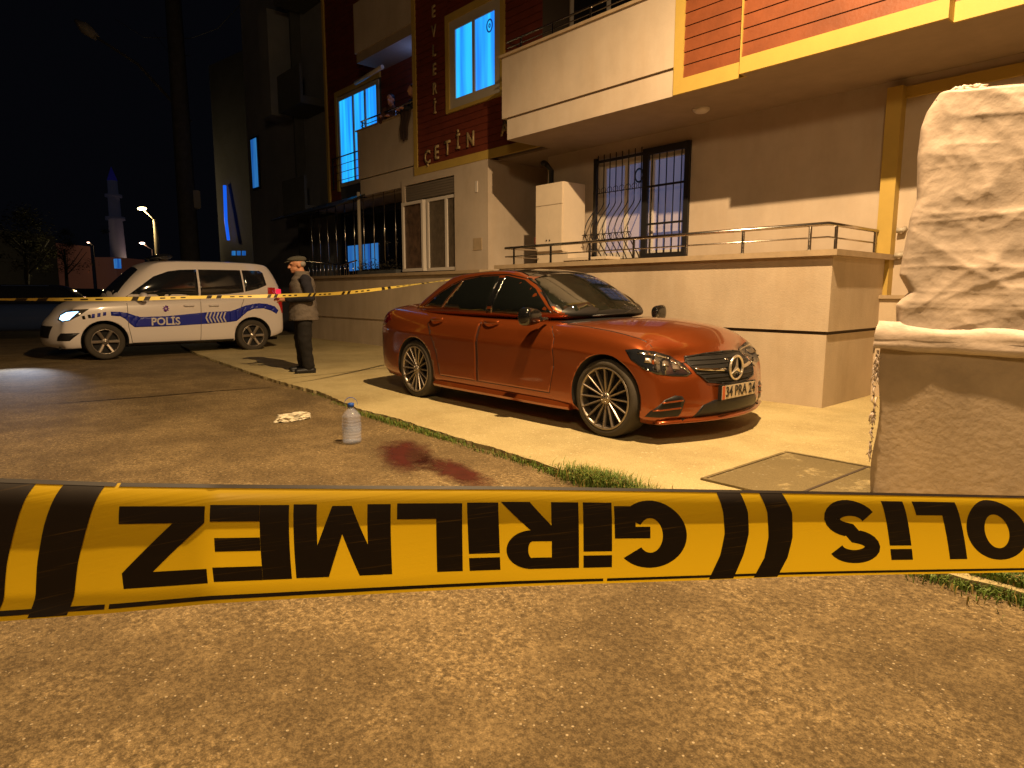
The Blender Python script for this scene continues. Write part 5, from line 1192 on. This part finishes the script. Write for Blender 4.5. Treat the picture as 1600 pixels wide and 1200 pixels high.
# neighbouring block directly left of the apartment building
t, a, b, n = block('neighbour_building', V((-24.2,8.9,0)), V((-17.4,8.9,0)), 9, 15, m_dark2, 'tall unlit grey block with one narrow lit window left of the maroon block')
mb = MB(); mb.box(-19.6,-19.5,8.6,8.9,0,15); mb.build('drainpipe', m_dark, t)
w = MB(); w.box(-23.75,-23.1,8.84,8.9,4.75,6.5); w = w.build('window', m_black, t); MB().box(-23.68,-23.2,8.82,8.838,4.82,6.43).build('pane', m_blue3, w)
mb = MB(); mb.box(-20.9,-20.2,8.2,8.9,6.5,9.5); mb.build('bay', m_dark2, t)
for k in range(3): mb = MB(); mb.box(-19.2,-17.7,8.0,8.88,3.4+2.9*k,3.6+2.9*k); mb.box(-19.2,-17.7,8.0,8.08,3.6+2.9*k,4.4+2.9*k); mb.build('balcony', m_dark, t)
t, a, b, n = block('tower_block', zup(at(346,430,47),0), zup(at(400,430,44),0), 9, at(346,118,47).z, M('tower_render', (.06,.065,.08), .9, var=.2, scale=.5), 'distant dark block with vertical blue light strips behind the police van')
def fbox(q, u0, u1, v0, v1, d, mat, name, par, dp=.25):
    p = [at(u0, v1, d), at(u1, v1, d), at(u1, v0, d), at(u0, v0, d)]; MB().prism([(0,0),(1,0),(1,1),(0,1)], lambda x, y, z: p[0]+(p[1]-p[0])*x+(p[3]-p[0])*y + V((-.75,.66,0))*z, dp).build(name, mat, par)
sgn = MB(); q0 = [at(u, v, 46) for u, v in ((337,103),(342,125),(344,135),(343,172),(338,181),(334,178),(334,125))]; sgn.prism([(k,0) for k in range(7)], lambda x, y, z: q0[int(x)]+V((-.75,.66,0))*z, .4); sgn.build('blue_light_panel', m_neon, t)
mb = MB(); mb.tube([at(353,198,45), at(349,212,45)], .05, 8); mb.build('blue_light_strip', m_neon, t)
mb = MB(); mb.tube([at(351,290,45), at(353,345,45), at(357,375,45)], .11, 8); mb.build('blue_light_strip', M('blue_strip', (0,.1,.5), .5, emis=(.01,.13,.9), es=.8), t)
for k in range(3): fbox(0, 362+8*k, 367+8*k, 392, 399, 43, m_blue3, 'lit_shop_sign', t, .1)
for r_ in range(4): fbox(0, 362, 376, 330-52*r_, 356-52*r_, 45.4, m_black, 'window', t, .1)
awn = MB(); awn.face([(-17.4,8.3,3.55),(-13.9,7.75,3.42),(-13.9,7.0,3.10),(-17.4,6.9,3.05)]); ex_ = bmesh.ops.extrude_face_region(awn.bm, geom=awn.bm.faces[:])
for v in [g for g in ex_['geom'] if isinstance(g, bmesh.types.BMVert)]: v.co.z += .04
tag(awn.build('awning', m_plastic, origin=(-15.6,7.7,3.3)), 'dark sloping awning over the left shop front', 'awning')
# minaret
p = at(185, 400, 120); p.z = 0; mn = thing('minaret', (p.x,p.y,RZ), 'slim pale minaret with two balconies and a pointed top far down the street', 'minaret')
m_min = M('glowing_stone_far', (.45,.45,.6), .9, emis=(.10,.11,.20), es=.035)  # weak glow in the stone stands for light falling on the minaret
zt = lambda v: at(185, v, 120).z
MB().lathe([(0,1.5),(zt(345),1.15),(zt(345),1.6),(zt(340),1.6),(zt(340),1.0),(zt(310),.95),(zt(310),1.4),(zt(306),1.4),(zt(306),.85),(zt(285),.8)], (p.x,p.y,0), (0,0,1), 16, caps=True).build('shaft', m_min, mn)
MB().lathe([(zt(285),.85),(zt(264),.02)], (p.x,p.y,0), (0,0,1), 16, caps=True).build('spire', M('glowing_spire_far', (.1,.1,.3), .8, emis=(.02,.02,.3), es=.06), mn)  # faint blue glow put into the spire, no lamp there
# street lamps in the distance
m_lamp = M('sodium_lamp', (1,.8,.4), .4, emis=(1,.72,.30), es=14); m_lampw = M('warm_lamp', (1,.8,.7), .4, emis=(1,.62,.45), es=10)
m_pole = M('concrete_pole', (.30,.27,.22), .8)
def lampost(u, v, d, label, mat, arm=(18,18), r=.16, pw=.12, e=60, col=(1,.7,.3)):
    h = at(u, v, d); q = at(u+arm[0], v+arm[1], d); t = thing('street_lamp', (q.x,q.y,RZ), label, 'street lamp', 'street lamps down the road')
    MB().tube([(q.x,q.y,RZ),(q.x,q.y,q.z)], [pw,pw*.7], 8).build('pole', m_pole, t); MB().tube([(q.x,q.y,q.z-.3), q, h], [.05,.05,.04], 6).build('arm', m_pole, t)
    mb = MB(); mb.ell(h, r*1.7, r*1.2, r*.45, n=10); mb.build('lamp_head', mat, t)
    l = light('far_lamp_light', 'POINT', h-V((0,0,.4)), e*.7, col, shadow_soft_size=.2); return t
lampost(222, 326, 46, 'tallest yellow street lamp with a bright concrete pole above the police van', m_lamp, (20,18), .24, .19, 1100)
lampost(222, 380, 85, 'pinkish street lamp below the tallest one, above the van windscreen', m_lampw, (16,10), .27, .12, 120, (1,.5,.3))
lampost(213, 410, 120, 'lowest small street lamp right over the van bonnet', m_lampw, (12,6), .33, .12, 60)
lampost(138, 379, 140, 'tiny white street lamp left of the minaret', m_lampw, (8,4), .22, .1, 30)
lampost(60, 403, 90, 'small warm street lamp beside the pink house at the far left', m_lampw, (12,6), .22, .1, 50)
# big concrete power pole, with box and unlit lantern reaching left
p = at(302, 470, 24); m_polem = M('dark_concrete_pole', (.07,.07,.075), .9, var=.2)
pp = thing('power_pole', (p.x,p.y,RZ), 'massive dark concrete power pole behind the van roof with a meter box', 'power pole')
pt = at(302, -60, 24)
MB().tube([(p.x,p.y,RZ),(p.x,p.y,pt.z)], [.34,.24], 10).build('shaft', m_polem, pp)
c = at(302, 312, 23.6); mb = MB(); mb.box(c.x-.2,c.x+.2,c.y-.2,c.y+.2,c.z-.32,c.z+.32,bev=.03); mb.build('meter_box', m_pole, pp)
c2 = at(285, 330, 23.6); mb = MB(); mb.tube([c2+V((0,0,.4)), c2+V((0,0,-.5))], .12, 8); mb.build('conduit', m_dark2, pp)
a0, a1, a2 = at(298,190,24), at(215,100,23), at(150,58,22)
mb = MB(); mb.tube([a0, a1, a2], [.06,.05,.04], 6); mb.build('arm', m_polem, pp)
mb = MB(); h0, h1 = at(118,32,22), at(150,58,22); mb.tube([h0, (h0+h1)/2, h1], [.06,.20,.12], 10); mb.build('lantern', m_pole, pp)
# overhead wires
for k, (u0, v0, u1, v1, z) in enumerate(((180,30,298,60,24),(240,50,298,88,24),(298,60,420,-40,20))):
    q0, q1 = at(u0, v0, 40), at(u1, v1, z); mid = (q0+q1)/2-V((0,0,.5)); w_ = MB(); w_.tube([q0, mid, q1], .015, 5); o = w_.build('overhead_wire', m_dark, origin=tuple(mid))
    tag(o, ('overhead wire running left of the power pole near its top','lower overhead wire left of the power pole','overhead wire running right from the power pole over the dark block')[k], 'wire')
# houses and trees at the far left
def tree(u, v, d, w, h, label, seed):
    random.seed(seed); p = at(u, v, d); base = V((p.x, p.y, RZ)); t = thing('tree', tuple(base), label, 'tree'); ht = p.z+h
    mb = MB(); mb.tube([base, base+V((.1,.05,ht*.35)), base+V((.0,.1,ht*.7))], [.22,.16,.07], 8)
    for k in range(6): a = k*1.05; s = base+V((.05,.05,ht*(.3+.06*k))); mb.tube([s, s+V((math.cos(a)*w*.3, math.sin(a)*w*.3, ht*.15)), s+V((math.cos(a)*w*.55, math.sin(a)*w*.55, ht*.3))], [.07,.05,.02], 6)
    mb.build('trunk', m_dark, t); mb = MB()
    cl = [(base+V((random.gauss(0,w*.32), random.gauss(0,w*.32), ht*random.uniform(.42,.95))), random.uniform(.35,.9)) for k in range(26)]
    for c, r in cl:
        for k in range(120):
            q = c+V((random.gauss(0,r*.5), random.gauss(0,r*.5), random.gauss(0,r*.4))); a = random.uniform(0,6.28); dd = V((math.cos(a), math.sin(a), random.uniform(-.6,.6)))*.11; n = V((-dd.y, dd.x, random.uniform(-.05,.05)))*.45; mb.face([q-dd, q-n, q+dd, q+n])
    mb.build('crown', m_leaf, t, norm=False)
m_leaf = M('dark_leaves', (.05,.06,.03), .7, var=.4, scale=3)
tree(30, 330, 40, 3.0, 0.2, 'dark leafy tree at the far left of the street', 4)
tree(95, 350, 70, 4.0, 0.0, 'dim tree in front of the pink lit house', 9)
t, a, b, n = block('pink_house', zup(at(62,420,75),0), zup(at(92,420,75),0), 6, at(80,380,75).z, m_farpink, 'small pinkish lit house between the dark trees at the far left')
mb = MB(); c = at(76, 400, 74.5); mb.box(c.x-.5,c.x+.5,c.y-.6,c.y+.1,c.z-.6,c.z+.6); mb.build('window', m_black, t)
t, a, b, n = block('low_house', zup(at(150,425,100),0), zup(at(182,425,100),0), 8, at(150,402,100).z, m_farpink, 'low reddish house far down the street below the minaret')
c = at(185, 411, 98); w = MB(); w.box(c.x-.5,c.x+.9,c.y-.5,c.y+.2,c.z-.8,c.z+.6); w.build('lit_window', m_blue3, t)
t, a, b, n = block('far_building', zup(at(-150,430,55),0), zup(at(-10,430,55),0), 8, 6.5, m_dark, 'unlit low building at the left edge of the street')
t, a, b, n = block('row_house', zup(at(190,430,130),0), zup(at(330,430,130),0), 8, 4.5, m_dark, 'unlit row house at the end of the road behind the van')
# parked cars in the dark (simple saloon bodies with glass, wheels and lamps)
def dark_car(u, v, d, rot, mat, label):
    p = at(u, v, d); c = thing('parked_car', (0,0,0), label, 'car', 'dark cars parked across the street')
    xs = [-2.1,-2.0,-1.6,-.8,.3,1.0,1.6,2.0,2.12]; ww = [.70,.80,.86,.87,.87,.87,.85,.78,.68]; zt_ = [.80,.92,.95,.95,.94,.92,.86,.76,.66]
    f = lambda i, j, k: (xs[i], (-1,-.5,0,.5,1)[k]*ww[i]*(.93,1,1,.9)[j], .22+(zt_[i]-.22)*(0,.35,.75,1)[j]+(.05*(1-((-1,-.5,0,.5,1)[k])**2) if j == 3 else 0))
    body_obj('body', cage(f, 8, 3, 4), [mat], c, 2)
    cx = [(-1.85,-1.25),(-1.1,-.9),(-.2,-.2),(.6,.15),(1.1,.35)]
    f2 = lambda i, j, k: (cx[i][0]+(cx[i][1]-cx[i][0])*j/2, (-1,0,1)[k]*(.80-.24*(j/2)), .88+(.57*j/2))
    body_obj('cabin', cage(f2, 4, 2, 2), [m_glassd], c, 2); box('roof', mat, c, -.95,.1,-.46,.46,1.405,1.43, bev=.01)
    for s in (-1, 1):
        box('headlight', m_lens, c, 1.98,2.06,s*.62-.14,s*.62+.14,.60,.70, bev=.02); box('tail_light', m_red, c, -2.08,-2.0,s*.6-.14,s*.6+.14,.68,.80, bev=.02)
        for x in (1.3,-1.3): mb = MB(); mb.lathe([(-.1,.2),(-.1,.31),(.1,.31),(.1,.2),(.08,.19),(.06,.02)], (x, s*.80, .31), (0,s,0), 24); mb.build('wheel', m_tyre, c)
    box('plate', m_frdim, c, 2.06,2.09,-.25,.25,.42,.52); c.location = (p.x, p.y, RZ); c.rotation_euler = (0,0,rot)
dark_car(20, 470, 17.5, math.radians(250), M('dark_blue_car', (.03,.05,.12), .3, coat=.6), 'dark blue saloon parked at the left edge in front of the headlight beam')
dark_car(118, 455, 34, math.radians(300), M('dark_silver_car', (.12,.12,.13), .3, coat=.6), 'silver-grey car parked further down, just left of the van bonnet')
dark_car(160, 450, 44, math.radians(290), M('black_car', (.03,.03,.035), .3, coat=.6), 'black car far down the road seen over the van bonnet')
